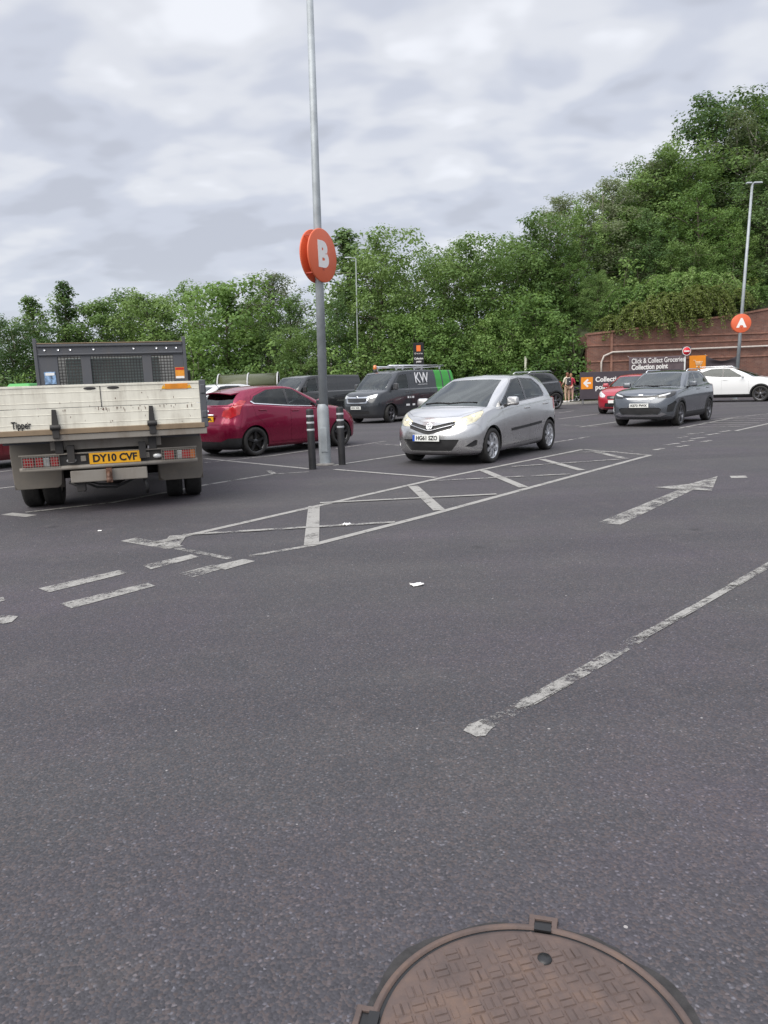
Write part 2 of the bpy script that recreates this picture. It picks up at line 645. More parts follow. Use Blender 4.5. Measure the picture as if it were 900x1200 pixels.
# bay lines
mk.line((8, 602.3), (37, 605), .15, 'mk_good')
mk.line((30, 601), (130, 589.5), W, 'mk_worn', MZ + .003)
mk.line((130, 589.5), (243, 568), W, 'mk_good')
mk.line((243, 568), (318, 556), W, 'mk_worn')
mk.line((315, 552), (322, 556), W, 'mk_worn', z2)
mk.line((322, 555.5), (362, 553), W * .7, 'mk_worn')
mk.line((-60, 560), (17, 551), W, 'mk_worn')
mk.line((-40, 577), (17, 570.5), W, 'mk_good')
mk.line((240, 537.5), (362, 549.5), W, 'mk_good')
mk.line((240, 542.5), (318, 534.5), W, 'mk_worn', z2)
mk.line((318, 534.5), (363, 528), W, 'mk_good', z2)
mk.line((393, 526), (452, 517), W, 'mk_worn')
mk.line((391, 545.5), (476, 532.5), W, 'mk_good')
mk.line((392, 550.5), (511, 560), W, 'mk_good', z2)
mk.line((300, 520), (243, 526), W, 'mk_faint')
mk.line((440, 520), (470, 522), W, 'mk_faint')
mk.line((680, 500.5), (723, 494.5), W, 'mk_good')
mk.line((655, 491), (702, 485), W, 'mk_good')
mk.line((656, 498), (700, 500), W, 'mk_faint')
mk.line((655, 484), (672, 481.5), W, 'mk_worn')
mk.line((640, 520), (690, 512), W, 'mk_faint')
mk.line((250, 505), (238, 506), W, 'mk_worn')
# far bays on the right, hatched
mk.line((796, 502), (858, 490), W, 'mk_good')
mk.line((862, 505), (930, 490), W, 'mk_good')
mk.line((832, 492), (905, 484.5), W, 'mk_worn')
mk.line((858, 490), (930, 486), W, 'mk_worn', z2)
for (a, b, w) in (((800, 501), (872, 500), 'mk_worn'), ((812, 498), (880, 498.5), 'mk_worn'), ((824, 495.5), (890, 496), 'mk_good'), ((838, 493), (897, 493.2), 'mk_worn'), ((850, 490.8), (905, 491), 'mk_faint')):
    mk.line(a, b, .09, w, z3)
mk.build('bay_marking')
mk = Marks()
# give-way dashes near the truck and along the aisle
mk.quad([(45, 690), (140, 668.5), (149, 672), (58, 694.5)], 'mk_worn')
mk.quad([(70, 708), (173, 683.5), (182, 687), (84, 713.5)], 'mk_worn')
mk.quad([(167, 663), (224, 650), (233, 653), (177, 667.5)], 'mk_worn')
mk.quad([(210, 672.5), (250, 662), (262, 666.5), (226, 677)], 'mk_faint')
mk.quad([(248, 664), (285, 655.5), (299, 658), (264, 668)], 'mk_good')
mk.quad([(-30, 727), (8, 720.5), (21, 723), (14, 729.5), (-30, 738)], 'mk_worn')
mk.quad([(-20, 706), (4, 700), (6, 704), (-20, 712)], 'mk_worn')
for (u, v, l, w) in ((772, 526.5, 9, 'mk_worn'), (788, 520.5, 16, 'mk_worn'), (800, 522.8, 12, 'mk_faint'), (806, 517, 12, 'mk_faint'), (818, 513.5, 15, 'mk_worn'), (828, 517, 10, 'mk_faint'), (836, 508.8, 14, 'mk_worn'), (850, 505.5, 12, 'mk_worn'), (800, 512.5, 8, 'mk_faint'), (815, 508, 20, 'mk_faint')):
    mk.line((u - l / 2, v + 1.0), (u + l / 2, v - 1.0), .12, w)
mk.quad([(855, 558), (874, 557.6), (876, 560), (857, 560.6)], 'mk_good')
mk.build('dash_marking')
mk = Marks()
mk.quad([(701, 612.5), (796, 574), (813, 574), (727, 615.3)], 'mk_worn')
mk.quad([(767, 571.5), (806, 568), (841, 558.5), (834, 576), (812, 574.2), (796, 574.2)], 'mk_worn', z2)
mk.build('arrow_marking')
mk = Marks()
mk.quad([(543, 857), (549, 850), (558, 847), (564, 843.5), (577, 847), (580, 851), (574, 857), (569, 863), (558, 864)], 'mk_worn')
mk.line((570, 850), (640, 812), .075, 'mk_ghost')
mk.line((606, 831), (664, 800), .05, 'mk_worn', z2)
mk.line((636, 814), (700, 778), .075, 'mk_faint')
mk.line((700, 778), (752, 746), .08, 'mk_ghost')
mk.line((748, 749), (812, 714), .06, 'mk_faint', z2)
mk.line((748, 749), (812, 714), .04, 'mk_worn', z3)
mk.line((806, 717), (862, 685), .055, 'mk_worn')
mk.line((858, 687), (940, 640), .065, 'mk_faint')
mk.line((858, 687), (940, 640), .05, 'mk_worn', z2)
mk.build('edge_marking')

# kerb and planted verge along the far edge
k = MB()
k.box((-14, 40.2, .06), (58, .15, .13))
tag(k.build('kerb', pm('kerb_stone', (.33, .32, .30), .85, var=.2, vscale=3), bevel=.012), kind='structure')
vg = MB()
vg.add([(-120, 40.3, .10), (14.9, 40.3, .10), (14.9, 200, .10), (-120, 200, .10)], [(0, 1, 2, 3)])
tag(vg.build('verge_ground', pm('soil', (.045, .042, .025), .95, var=.5, vscale=2)), kind='structure')

# embankment behind the retaining wall
WY = 44.0
em = MB()
nx, ny = 40, 24
def ez(x, y):
    a = min(1, max(0, (x - 12.6) / 22))
    b = min(1, max(0, (y - WY) / 26))
    return 3.6 + 1.3 * a + 4.6 * (b ** .8) + 2.2 * a * b + .25 * math.sin(x * 1.1 + y * .6)
vs = []
for j in range(ny + 1):
    for i in range(nx + 1):
        x = 12.4 + 90 * (i / nx) ** 1.4
        y = WY + .35 + 110 * (j / ny) ** 1.5
        vs.append((x, y, ez(x, y)))
fs = [(j * (nx + 1) + i, j * (nx + 1) + i + 1, (j + 1) * (nx + 1) + i + 1, (j + 1) * (nx + 1) + i) for j in range(ny) for i in range(nx)]
em.add(vs, fs, 0, True)
nb = len(em.v)
side = [(12.4, WY + .35 + 110 * (j / ny) ** 1.5) for j in range(ny + 1)]
em.add([(x, y, ez(x, y)) for x, y in side] + [(x - 1.5, y, 0) for x, y in side], [(j, j + 1, ny + 2 + j, ny + 1 + j) for j in range(ny)], 0, True)
tag(em.build('embankment', pm('bank_soil', (.04, .05, .02), .95, var=.5, vscale=1.5)), kind='structure')


def brickmat(name, c1, c2, mortar, axis='XZ', scale=1.0):
    t = NT(name)
    sep = t.node('ShaderNodeSeparateXYZ')
    t.l.new(t.tc(), sep.inputs[0])
    cm = t.node('ShaderNodeCombineXYZ')
    t.l.new(sep.outputs[0 if axis == 'XZ' else 1], cm.inputs[0])
    t.l.new(sep.outputs[2], cm.inputs[1])
    b = t.node('ShaderNodeTexBrick')
    b.inputs['Scale'].default_value = scale
    b.inputs['Brick Width'].default_value = .225
    b.inputs['Row Height'].default_value = .075
    b.inputs['Mortar Size'].default_value = .010
    b.inputs['Color1'].default_value = (*c1, 1)
    b.inputs['Color2'].default_value = (*c2, 1)
    b.inputs['Mortar'].default_value = (*mortar, 1)
    b.inputs['Bias'].default_value = -.1
    t.l.new(cm.outputs[0], b.inputs['Vector'])
    stain = t.noise(.45, 6, .65, stretch=(1, 1, .5))
    c = t.mix(t.ramp(stain, [(.38, 0.0), (.68, .6)]), b.outputs['Color'], (.085, .055, .048))
    c = t.mix(t.ramp(t.noise(2.2, 5, .7), [(.5, 0.0), (.8, .45)]), c, (.34, .22, .18))
    t.set(col=c, rough=.88)
    t.bump(b.outputs['Fac'], .3, .01)
    return t.mat


M['brick'] = brickmat('brick', (.23, .092, .062), (.145, .056, .044), (.20, .145, .115))
M['brick_side'] = brickmat('brick_side', (.27, .115, .085), (.19, .075, .06), (.24, .18, .155), 'YZ')
M['cope'] = pm('coping_brick', (.25, .13, .095), .85, var=.3, vscale=4)

wall = thing('retaining_wall', 'tall red brick retaining wall with raised brick bands holding back the wooded bank', 'wall', (0, 0, 0))
x0w = AT(688, 430, WY)[0]
tops = [(688, 393), (740, 387), (800, 378.5), (860, 370.5), (900, 363), (960, 352), (1040, 345)]
prof = [(AT(u, v, WY)[0], AT(u, v, WY)[2]) for u, v in tops]
x1w = prof[-1][0]
m = MB()
m.prism([(x0w, 0)] + [(x1w, 0)] + prof[::-1], WY, WY + .45, 'Y')
m.build('wall_face', M['brick'], wall)
m = MB()
m.box((x0w + .22, WY + 7, prof[0][1] / 2), (.44, 13, prof[0][1]))
m.build('return_wall', M['brick_side'], wall)
m = MB()
for (xa, za), (xb, zb) in zip(prof[:-1], prof[1:]):
    m.add([(xa, WY - .06, za), (xb, WY - .06, zb), (xb, WY + .52, zb), (xa, WY + .52, za), (xa, WY - .06, za + .11), (xb, WY - .06, zb + .11), (xb, WY + .52, zb + .11), (xa, WY + .52, za + .11)], [(0, 3, 2, 1), (4, 5, 6, 7), (0, 1, 5, 4), (1, 2, 6, 5), (2, 3, 7, 6), (3, 0, 4, 7)])
m.build('coping', M['cope'], wall)
for (u, v, u0, u1) in ((780, 402, 688, 1040), (840, 392, 800, 1040), (720, 423, 688, 1040)):
    p = AT(u, v, WY)
    xa, xb = AT(u0, v, WY)[0], AT(u1, v, WY)[0]
    MB().box(((xa + xb) / 2, WY - .025, p[2]), (xb - xa, .06, .085)).build('string_course', M['cope'], wall)
xp = AT(716, 415, WY)[0]
zp = AT(716, 391, WY)[2]
MB().box((xp, WY - .05, zp / 2), (.12, .12, zp)).build('pier', M['cope'], wall)

# white rail pipe fixed to the wall
pr = MB()
za, zb = AT(712, 413, WY)[2], AT(900, 405.5, WY)[2]
xa, xb = AT(711, 413, WY)[0], AT(900, 405.5, WY)[0]
xe = AT(1040, 400, WY)[0]
pr.tube([(xa - .35, WY - .16, 1.0), (xa - .35, WY - .16, za - .55), (xa - .2, WY - .16, za - .2), (xa + .3, WY - .16, za), (xb, WY - .16, zb), (xe, WY - .16, zb + (zb - za) * .8)], .055, 8)
for i in range(8):
    t_ = (i + .5) / 8
    pr.box((xa + (xe - xa) * t_, WY - .09, za + (zb - za) * 1.75 * t_), (.06, .15, .06))
tag(pr.build('wall_pipe', pm('pipe_white', (.50, .45, .41), .6, var=.15)), 'long pale pipe bracketed along the brick retaining wall', 'pipe')
# ------------------------------------------------------------------ vegetation
def leafmat(name, dark, mid, light, trans=.45):
    t = NT(name)
    at = t.node('ShaderNodeAttribute')
    at.attribute_name = 'tint'
    oi = t.node('ShaderNodeObjectInfo')
    f = t.math('ADD', at.outputs['Fac'], t.math('MULTIPLY', t.math('SUBTRACT', oi.outputs['Random'], .5), .75), True)
    c = t.ramp(f, [(0.0, dark), (.5, mid), (1.0, light)])
    t.set(col=c, rough=.55, spec=.35)
    tl = t.node('ShaderNodeBsdfTranslucent')
    t.l.new(t.mix(.35, c, (.16, .20, .03)), tl.inputs[0])
    mx = t.node('ShaderNodeMixShader')
    mx.inputs[0].default_value = trans
    t.l.new(t.b.outputs[0], mx.inputs[1])
    t.l.new(tl.outputs[0], mx.inputs[2])
    t.l.new(mx.outputs[0], t.out.inputs['Surface'])
    return t.mat


M['leaf_mid'] = leafmat('leaf_mid', (0.065, 0.126, 0.037), (0.140, 0.239, 0.066), (0.237, 0.351, 0.113))
M['leaf_dark'] = leafmat('leaf_dark', (0.050, 0.105, 0.037), (0.105, 0.190, 0.066), (0.181, 0.281, 0.105))
M['leaf_light'] = leafmat('leaf_light', (0.104, 0.197, 0.050), (0.196, 0.324, 0.086), (0.293, 0.423, 0.143))
M['leaf_grey'] = leafmat('leaf_grey', (0.111, 0.153, 0.077), (0.196, 0.242, 0.123), (0.280, 0.330, 0.195))
M['leaf_yellow'] = leafmat('leaf_yellow', (0.095, 0.139, 0.030), (0.168, 0.219, 0.055), (0.252, 0.300, 0.090))
M['bark'] = pm('bark', (.10, .085, .065), .9, var=.4, vscale=6, bump=.4, bscale=14)
M['bark_pale'] = pm('bark_pale', (.30, .28, .24), .8, var=.4, vscale=5)


def leaves_mesh(name, centers, radii, per, size, rs, mat, squash=.75, up=.35, dens=None, tints=None, droop=0.0):
    """leaf-sized faces spread through clumps; tint is a per-leaf attribute"""
    C_, T_ = [], []
    V_ = []
    for k, (c, r) in enumerate(zip(centers, radii)):
        n = max(4, int(per * 1.12 * (r ** 2)))
        d = rs.normal(size=(n, 3))
        d /= np.linalg.norm(d, axis=1)[:, None]
        rad = r * rs.uniform(.35, 1.0, n) ** .6
        p = d * rad[:, None]
        p[:, 2] *= squash
        p += c
        nrm = d * .9 + np.array([0, 0, up + .45]) + rs.normal(size=(n, 3)) * .40
        nrm /= np.linalg.norm(nrm, axis=1)[:, None]
        a = rs.normal(size=(n, 3))
        a[:, 2] -= droop
        a -= nrm * (a * nrm).sum(1)[:, None]
        a /= np.linalg.norm(a, axis=1)[:, None]
        b = np.cross(nrm, a)
        s = size * .92 * rs.uniform(.6, 1.25, n)[:, None]
        q = np.stack([p - a * s * .5, p + b * s * .33 + a * s * .05, p + a * s * .55 - nrm * s * .12, p - b * s * .33 + a * s * .05], 1)
        V_.append(q)
        base = tints[k] if tints is not None else .5
        T_.append(np.clip(base + rs.normal(size=n) * .13, 0, 1))
    V = np.concatenate(V_).reshape(-1, 3)
    T = np.concatenate(T_)
    n = len(T)
    me = bpy.data.meshes.new(name)
    me.vertices.add(len(V))
    me.vertices.foreach_set('co', V.astype(np.float32).ravel())
    me.loops.add(4 * n)
    me.loops.foreach_set('vertex_index', np.arange(4 * n, dtype=np.int32))
    me.polygons.add(n)
    me.polygons.foreach_set('loop_start', np.arange(0, 4 * n, 4, dtype=np.int32))
    at = me.attributes.new('tint', 'FLOAT', 'FACE')
    at.data.foreach_set('value', T.astype(np.float32))
    me.materials.append(mat)
    me.update(calc_edges=True)
    return me


def limb(mb, a, b, r0, r1, rs, bend=.12, n=5, sides=7):
    a, b = Vector(a), Vector(b)
    L = (b - a).length
    off = Vector(rs.normal(size=3)) * L * bend
    pts, rr = [], []
    for i in range(n + 1):
        t = i / n
        p = a.lerp(b, t) + off * math.sin(math.pi * t) * .6 + Vector((0, 0, L * .10 * math.sin(math.pi * t)))
        pts.append(p)
        rr.append(r0 + (r1 - r0) * t)
    mb.tube(pts, rr, sides, cap=False)
    return pts


def tree_meshes(seed, H, RW, trunk_h, shape='round', nl=16, sub=7, leaf=.2, per=95, rc=(.55, .95), leafm='leaf_mid', barkm='bark', fill=1.0, tint0=.5, squash=.75, lean=0.0, stems=1):
    rs = np.random.RandomState(seed)
    tr = MB()
    cen, rad, tin = [], [], []
    top = H - .4
    spine = []
    for s_ in range(stems):
        bx, by = (0, 0) if stems == 1 else (rs.uniform(-.5, .5), rs.uniform(-.5, .5))
        pts, rr = [], []
        wx, wy = rs.normal() * .02 * H, rs.normal() * .02 * H
        for i in range(9):
            t = i / 8
            pts.append((bx + wx * math.sin(t * 4) + lean * t * H + bx * 1.5 * t, by + wy * math.sin(t * 3 + 1) + by * 1.5 * t, t * top * .94))
            rr.append((.03 * H / 2.2 + .03) * (1 - t) ** .9 * (1.25 if i == 0 else 1) / math.sqrt(stems) + .018)
        tr.tube(pts, rr, 9, cap=False)
        spine.append(pts)
    def sp(t, k):
        P = spine[k]
        f = min(max(t, 0), .9999) * 8
        i = int(f)
        return Vector(P[i]).lerp(Vector(P[i + 1]), f - i)
    def env(t):
        """crown radius at relative height t (0 crown foot, 1 top)"""
        if shape == 'round':
            return RW * max(.12, (1 - (abs(t - .42) / .60) ** 2.3)) ** .55 if abs(t - .42) < .6 else RW * .12
        if shape == 'cone':
            return RW * max(.06, (1 - t) ** .8) * (.55 + .45 * min(1, t * 5))
        if shape == 'column':
            return RW * (.35 + .65 * math.sin(math.pi * min(1, .12 + t * .86)) ** .7) * (1 if t < .7 else 1 - (t - .7) * 1.6)
        return RW * (1 - .5 * t)
    th0 = rs.uniform(0, 6.28)
    for i in range(nl):
        t = (i + rs.uniform(.1, .9)) / nl
        zc = trunk_h + (H - trunk_h) * t
        az = th0 + i * 2.399 + rs.normal() * .25
        R = env(t) * rs.uniform(.68, 1.12)
        k = i % stems
        st = sp(max(.12, (zc / H) - .16 * (1 - t) - .04), k)
        end = Vector((sp(zc / H, k).x + R * math.cos(az), sp(zc / H, k).y + R * math.sin(az), zc + rs.uniform(-.1, .25) * R * .4))
        P = limb(tr, st, end, .035 + .012 * RW * (1 - t), .018, rs)
        tl = tint0 + rs.normal() * .16
        for j in range(sub):
            f = rs.uniform(.40, 1.05)
            q = P[min(5, int(f * 5))].lerp(P[min(5, int(f * 5) + 1)], (f * 5) % 1) if f < 1 else end
            spread = R * .34
            c = q + Vector((rs.normal() * spread, rs.normal() * spread, rs.normal() * spread * .7))
            rc_ = rs.uniform(*rc) * (1.0 - .45 * t if shape == 'cone' else 1.0 - .35 * t if shape != 'round' else 1.0 - .2 * t)
            cen.append(np.array(c))
            rad.append(rc_)
            tin.append(tl + rs.normal() * .10)
            if rs.rand() < .35:
                limb(tr, q, c, .016, .006, rs, n=2, sides=4)
    for j in range(int(nl * .9)):       # leader and filling near the axis
        t = rs.uniform(.25, 1.0)
        c = sp((trunk_h + (H - trunk_h) * t) / H, j % stems) + Vector((rs.normal(), rs.normal(), rs.normal() * .6)) * env(t) * .30
        cen.append(np.array(c))
        rad.append(rs.uniform(*rc) * (.95 if t < .7 else .62 if shape != 'cone' else .45))
        tin.append(tint0 + rs.normal() * .12)
    crown = leaves_mesh('crown', cen, rad, per * fill, leaf, rs, M[leafm], squash, tints=tin)
    trunk = tr.mesh('trunk', M[barkm], clean=False)
    return trunk, crown, H, RW


TREES = {
    'ash': [tree_meshes(11, 10, 3.4, .5, 'round', 22, 10, .23, 120, (.6, 1.05), leafm='leaf_mid'), tree_meshes(12, 10, 3.2, .5, 'round', 22, 10, .23, 120, (.6, 1.05), leafm='leaf_mid', tint0=.6), tree_meshes(13, 10, 3.6, .4, 'round', 22, 10, .22, 120, (.6, 1.05), leafm='leaf_dark', tint0=.6)],
    'alder': [tree_meshes(21, 11, 2.7, .5, 'cone', 34, 9, .20, 150, (.42, .78), leafm='leaf_mid', tint0=.45), tree_meshes(22, 11, 2.5, .5, 'cone', 34, 9, .20, 150, (.42, .75), leafm='leaf_dark', tint0=.65)],
    'birch': [tree_meshes(31, 13, 2.5, 1.2, 'column', 34, 11, .16, 135, (.5, .95), 'leaf_grey', 'bark_pale', tint0=.62), tree_meshes(32, 13, 2.4, 1.2, 'column', 34, 11, .16, 135, (.5, .9), 'leaf_grey', 'bark_pale', tint0=.55, stems=2)],
    'oak': [tree_meshes(41, 12, 3.7, .7, 'round', 26, 11, .22, 115, (.6, 1.1), 'leaf_mid', tint0=.45), tree_meshes(42, 12, 3.4, .7, 'column', 27, 11, .21, 115, (.6, 1.05), 'leaf_dark', tint0=.6), tree_meshes(43, 12, 3.5, .7, 'column', 27, 11, .20, 125, (.5, .95), 'leaf_light', tint0=.4)],
    'sycamore': [tree_meshes(51, 8, 3.1, .2, 'round', 22, 10, .25, 105, (.6, 1.0), 'leaf_light', tint0=.42)],
}


def bush_mesh(seed, R, H, leaf, leafm, per=120, n=26, tint0=.5, rc=(.30, .55)):
    rs = np.random.RandomState(seed)
    tr = MB()
    cen, rad, tin = [], [], []
    for i in range(n):
        az, t = rs.uniform(0, 6.28), rs.uniform(0, 1) ** .7
        r = R * math.sqrt(rs.uniform(0, 1)) * (1 - .45 * t)
        c = Vector((r * math.cos(az), r * math.sin(az), .15 + (H - .4) * t))
        limb(tr, (r * .15 * math.cos(az), r * .15 * math.sin(az), 0), c, .025, .008, rs, n=3, sides=5)
        cen.append(np.array(c)); rad.append(rs.uniform(*rc)); tin.append(tint0 + rs.normal() * .14)
    return tr.mesh('stems', M['bark'], clean=False), leaves_mesh('foliage', cen, rad, per, leaf, rs, M[leafm], .8, tints=tin)


BUSH = [bush_mesh(61, 1.6, 2.6, .17, 'leaf_mid'), bush_mesh(62, 1.8, 2.2, .18, 'leaf_dark', tint0=.6), bush_mesh(63, 1.5, 3.0, .19, 'leaf_light', tint0=.35)]

TREE_WORDS = {'ash': 'rounded broadleaf tree', 'alder': 'pointed dark green tree', 'birch': 'airy grey-green birch with pale stem', 'oak': 'tall dense broadleaf tree', 'sycamore': 'low bright green sycamore'}


def put_tree(kind, var, u, vtop, y, wk=1.0, zb=0.0, label=None, rz=None, group=None):
    trunk, crown, H, RW = TREES[kind][var]
    p = AT(u, vtop, y)
    hh = (p[2] - zb)
    k = hh / H
    root = thing({'ash': 'ash_tree', 'alder': 'alder_tree', 'birch': 'birch_tree', 'oak': 'oak_tree', 'sycamore': 'sycamore_tree'}[kind], label, 'tree', (p[0], y, zb), rz if rz is not None else (u * 1.37 + vtop) % 6.28, group)
    root.scale = (wk * k, wk * k, k)
    link('trunk', trunk, root)
    link('crown', crown, root)
    return root


def put_bush(i, x, y, z, k, label, rz=0.0, group=None, kz=None):
    root = thing('bush', label, 'bush', (x, y, z), rz, group)
    root.scale = (k, k, kz or k)
    link('stems', BUSH[i][0], root)
    link('foliage', BUSH[i][1], root)
    return root


TL = [
    # kind, variant, u, top v, distance, width factor, label
    ('ash', 2, -30, 372, 54, 1.3, 'dark bushy tree at the left edge of the picture'),
    ('ash', 2, 8, 376, 50, 1.25, 'dark low tree left of the truck headboard'),
    ('alder', 0, 34, 343, 56, 1.25, 'thin-topped tree rising left of the headboard beside a spired one'),
    ('alder', 1, 71, 328, 52, 1.35, 'spired tree standing tallest above the truck headboard'),
    ('ash', 0, 116, 353, 53, 1.25, 'broad flat-topped tree above the middle of the headboard'),
    ('ash', 2, 152, 350, 58, 1.2, 'dim tree filling the gap above the headboard behind its neighbours'),
    ('ash', 1, 172, 343, 51, 1.1, 'rounded tree above the right end of the headboard'),
    ('oak', 2, 218, 331, 54, 1.1, 'broad-shouldered tree above the yellow warning label of the truck'),
    ('sycamore', 0, 262, 332, 49, 1.15, 'brightest dome-shaped tree above the dark red hatchback'),
    ('ash', 2, 292, 356, 56, 1.1, 'shaded tree behind the dome-shaped one'),
    ('birch', 0, 318, 316, 52, 1.5, 'feathery tree with a wispy top left of the B sign'),
    ('oak', 1, 338, 350, 48, 1.0, 'low dense tree just left of the lamp post shaft'),
    ('alder', 1, 409, 264, 50, 1.55, 'spiky-topped tall tree just right of the B sign'),
    ('oak', 0, 445, 276, 47, 1.0, 'full-crowned tree behind the liveried van'),
    ('ash', 2, 484, 318, 53, 1.1, 'dip in the tree line behind the black totem sign, a lower tree'),
    ('oak', 0, 520, 288, 50, .85, 'tree with a ragged top above the silver hatchback bonnet'),
    ('oak', 0, 558, 284, 48, 1.15, 'dense tree above the silver hatchback roof'),
    ('oak', 2, 590, 279, 52, .8, 'tree with twin light tops above the silver hatchback tail'),
    ('sycamore', 0, 628, 344, 45.5, 1.0, 'bright green sycamore low beside the retaining wall corner'),
    ('sycamore', 0, 574, 372, 44.5, .95, 'low bright tree right behind the silver hatchback'),
    ('oak', 1, 392, 352, 45.5, .95, 'lower leafy tree behind the plain black van tail'),
    ('oak', 0, 350, 385, 45, 1.1, 'low spreading tree behind the plain black van bonnet'),
    ('sycamore', 0, 470, 368, 45, 1.1, 'low tree right behind the black totem sign'),
    ('sycamore', 0, 520, 378, 44.5, 1.0, 'low tree between the totem sign and the silver hatchback roof'),
    ('ash', 1, 625, 300, 53, 1.0, 'shadowed tree between the silver hatchback tail and the birches'),
]
for kind, var, u, vt, y, wk, lab in TL:
    put_tree(kind, var, u, vt, y, wk, 0.0, lab)
TR = [
    ('oak', 0, 632, 258, 51, .9, 'rounded tree filling the slope left of the first birch'),
    ('oak', 2, 682, 236, 51.5, 1.0, 'light green tree between the two birches'),
    ('oak', 0, 722, 218, 54.5, 1.0, 'full tree just right of the second birch'),
    ('oak', 2, 748, 204, 55, .95, 'light-topped tree left of the tallest birch'),
    ('oak', 0, 786, 176, 56.5, 1.0, 'high leafy tree right of the tallest birch'),
    ('birch', 0, 655, 226, 54, 1.45, 'airy grey birch leaning out left of the other birch'),
    ('birch', 1, 706, 212, 53, 1.5, 'tall ragged birch above the left end of the brick wall'),
    ('oak', 2, 668, 290, 49.5, 1.0, 'dull green tree left of the brick wall, under the first birch'),
    ('oak', 0, 700, 318, 47, .85, 'dull green tree at the left end of the brick wall'),
    ('oak', 2, 735, 236, 52.5, 1.15, 'leafy tree on the bank between the second birch and the tall oaks'),
    ('birch', 0, 768, 184, 55, 1.5, 'birch rising tall over the middle of the brick wall'),
    ('oak', 1, 762, 250, 50, 1.15, 'dense tree low on the bank above the trailing shrub'),
    ('oak', 0, 800, 178, 54, 1.2, 'full tree on the bank left of lamp post A'),
    ('oak', 1, 842, 114, 57, 1.25, 'tallest tree on the bank beside lamp post A'),
    ('oak', 2, 820, 215, 50, 1.2, 'light green tree directly behind lamp post A'),
    ('oak', 0, 886, 108, 58, 1.1, 'high tree on the bank at the right edge of the picture'),
    ('birch', 1, 868, 130, 54, 1.4, 'brownish airy birch high at the right edge'),
    ('oak', 1, 905, 190, 50, 1.35, 'deep green tree right of lamp post A'),
    ('oak', 2, 862, 262, 48.5, 1.05, 'low leafy tree above the A sign'),
    ('ash', 0, 806, 285, 48, 1.1, 'small bright tree above the trailing shrub'),
    ('oak', 1, 945, 120, 56, 1.2, 'tree beyond the right edge of the picture'),
]
for kind, var, u, vt, y, wk, lab in TR:
    x = AT(u, vt, y)[0]
    put_tree(kind, var, u, vt, y, wk, ez(x, y) - .3 if x > 12.4 else 0.0, lab)

rsb = np.random.RandomState(5)
BL = []
for i in range(24):
    u = -40 + i * 31 + rsb.uniform(-8, 8)
    y = 43.2 + rsb.uniform(-.4, 1.4)
    if u > 668:
        break
    BL.append((u, y))
for i, (u, y) in enumerate(BL):
    x = AT(u, 440, y)[0]
    put_bush(i % 3, x, y, .1, rsb.uniform(.95, 1.45), 'leafy bush in the unbroken green hedge bank at the foot of the trees', rsb.uniform(0, 6.28), 'bushes along the foot of the trees')
for i, (x, y, k, kz) in enumerate(((10.4, 44.0, 1.3, 1.25), (11.3, 45.6, 1.4, 1.6), (9.2, 43.2, 1.2, 1.1), (11.9, 48.5, 1.7, 2.0), (11.2, 50.5, 1.8, 2.2))):
    put_bush((2, 0, 2, 1, 0)[i], x, y, .1, k, 'leafy bush in the unbroken green hedge bank at the foot of the trees', i * 1.3, 'bushes along the foot of the trees', kz)
BR = []
for i in range(13):
    u = 705 + i * 22 + rsb.uniform(-6, 6)
    y = WY + 4.0 + rsb.uniform(0, 2.5)
    x = AT(u, 380, y)[0]
    put_bush((i + 1) % 3, x, y, ez(x, y) - .3, rsb.uniform(.9, 1.35), 'leafy bush on the bank above the brick wall', rsb.uniform(0, 6.28), 'bushes on the bank above the wall')
x = AT(872, 338, WY + 3.6)[0]
by_ = bush_mesh(77, 1.2, 1.9, .17, 'leaf_yellow', 120, 20, .55)
r = thing('golden_bush', 'yellow-green bush behind the shaft of lamp post A', 'bush', (x, WY + 3.6, ez(x, WY + 3.6) + .3))
link('stems', by_[0], r); link('foliage', by_[1], r)


def spray_mesh(seed, n, width, leafm):
    """arching, drooping shoots with small leaves"""
    rs = np.random.RandomState(seed)
    tr = MB()
    cen, rad, tin = [], [], []
    for i in range(n):
        bx = rs.uniform(-width, width)
        b = Vector((bx, rs.uniform(.2, 1.6), rs.uniform(-.1, .9) * (1 - abs(bx) / width * .6)))
        L = rs.uniform(1.2, 2.6)
        az = R_(rs.uniform(-150, -60))
        pts = []
        for k in range(9):
            t = k / 8
            pts.append(b + Vector((math.cos(az) * L * t * .8, math.sin(az) * L * t * .62, L * (.55 * t - .95 * t * t))))
        tr.tube(pts, [.016 * (1 - .8 * k / 8) for k in range(9)], 4, cap=False)
        tl = .5 + rs.normal() * .2
        for k in range(1, 9):
            for q in (0, .5):
                p = pts[k - 1].lerp(pts[k], q)
                cen.append(np.array(p)); rad.append(.17); tin.append(tl)
    return tr.mesh('stems', M['bark'], clean=False), leaves_mesh('foliage', cen, rad, 420, .10, rs, M[leafm], .5, tints=tin)


SP = [spray_mesh(81, 110, 2.2, 'leaf_yellow'), spray_mesh(82, 90, 2.0, 'leaf_light')]
for (u, v, i, k, lab) in ((762, 380, 0, 1.05, 'yellow-green trailing shrub spilling lowest over the left part of the brick wall'), (798, 366, 0, 1.2, 'arching shrub hanging down over the middle of the brick wall'), (775, 356, 1, 1.4, 'pale green arching shrub on the bank behind the hanging ones'), (832, 352, 0, .95, 'trailing shrub on the wall top just left of lamp post A'), (815, 340, 1, 1.3, 'arching shrub highest on the bank behind the hanging ones'), (890, 348, 1, .8, 'trailing shrub on the wall top right of lamp post A')):
    y = WY + (.2 if i == 0 else 1.6)
    p = AT(u, v, y)
    root = thing('trailing_shrub', lab, 'shrub', p, 0.0)
    root.scale = (k, k, k)
    link('stems', SP[i][0], root)
    link('foliage', SP[i][1], root)
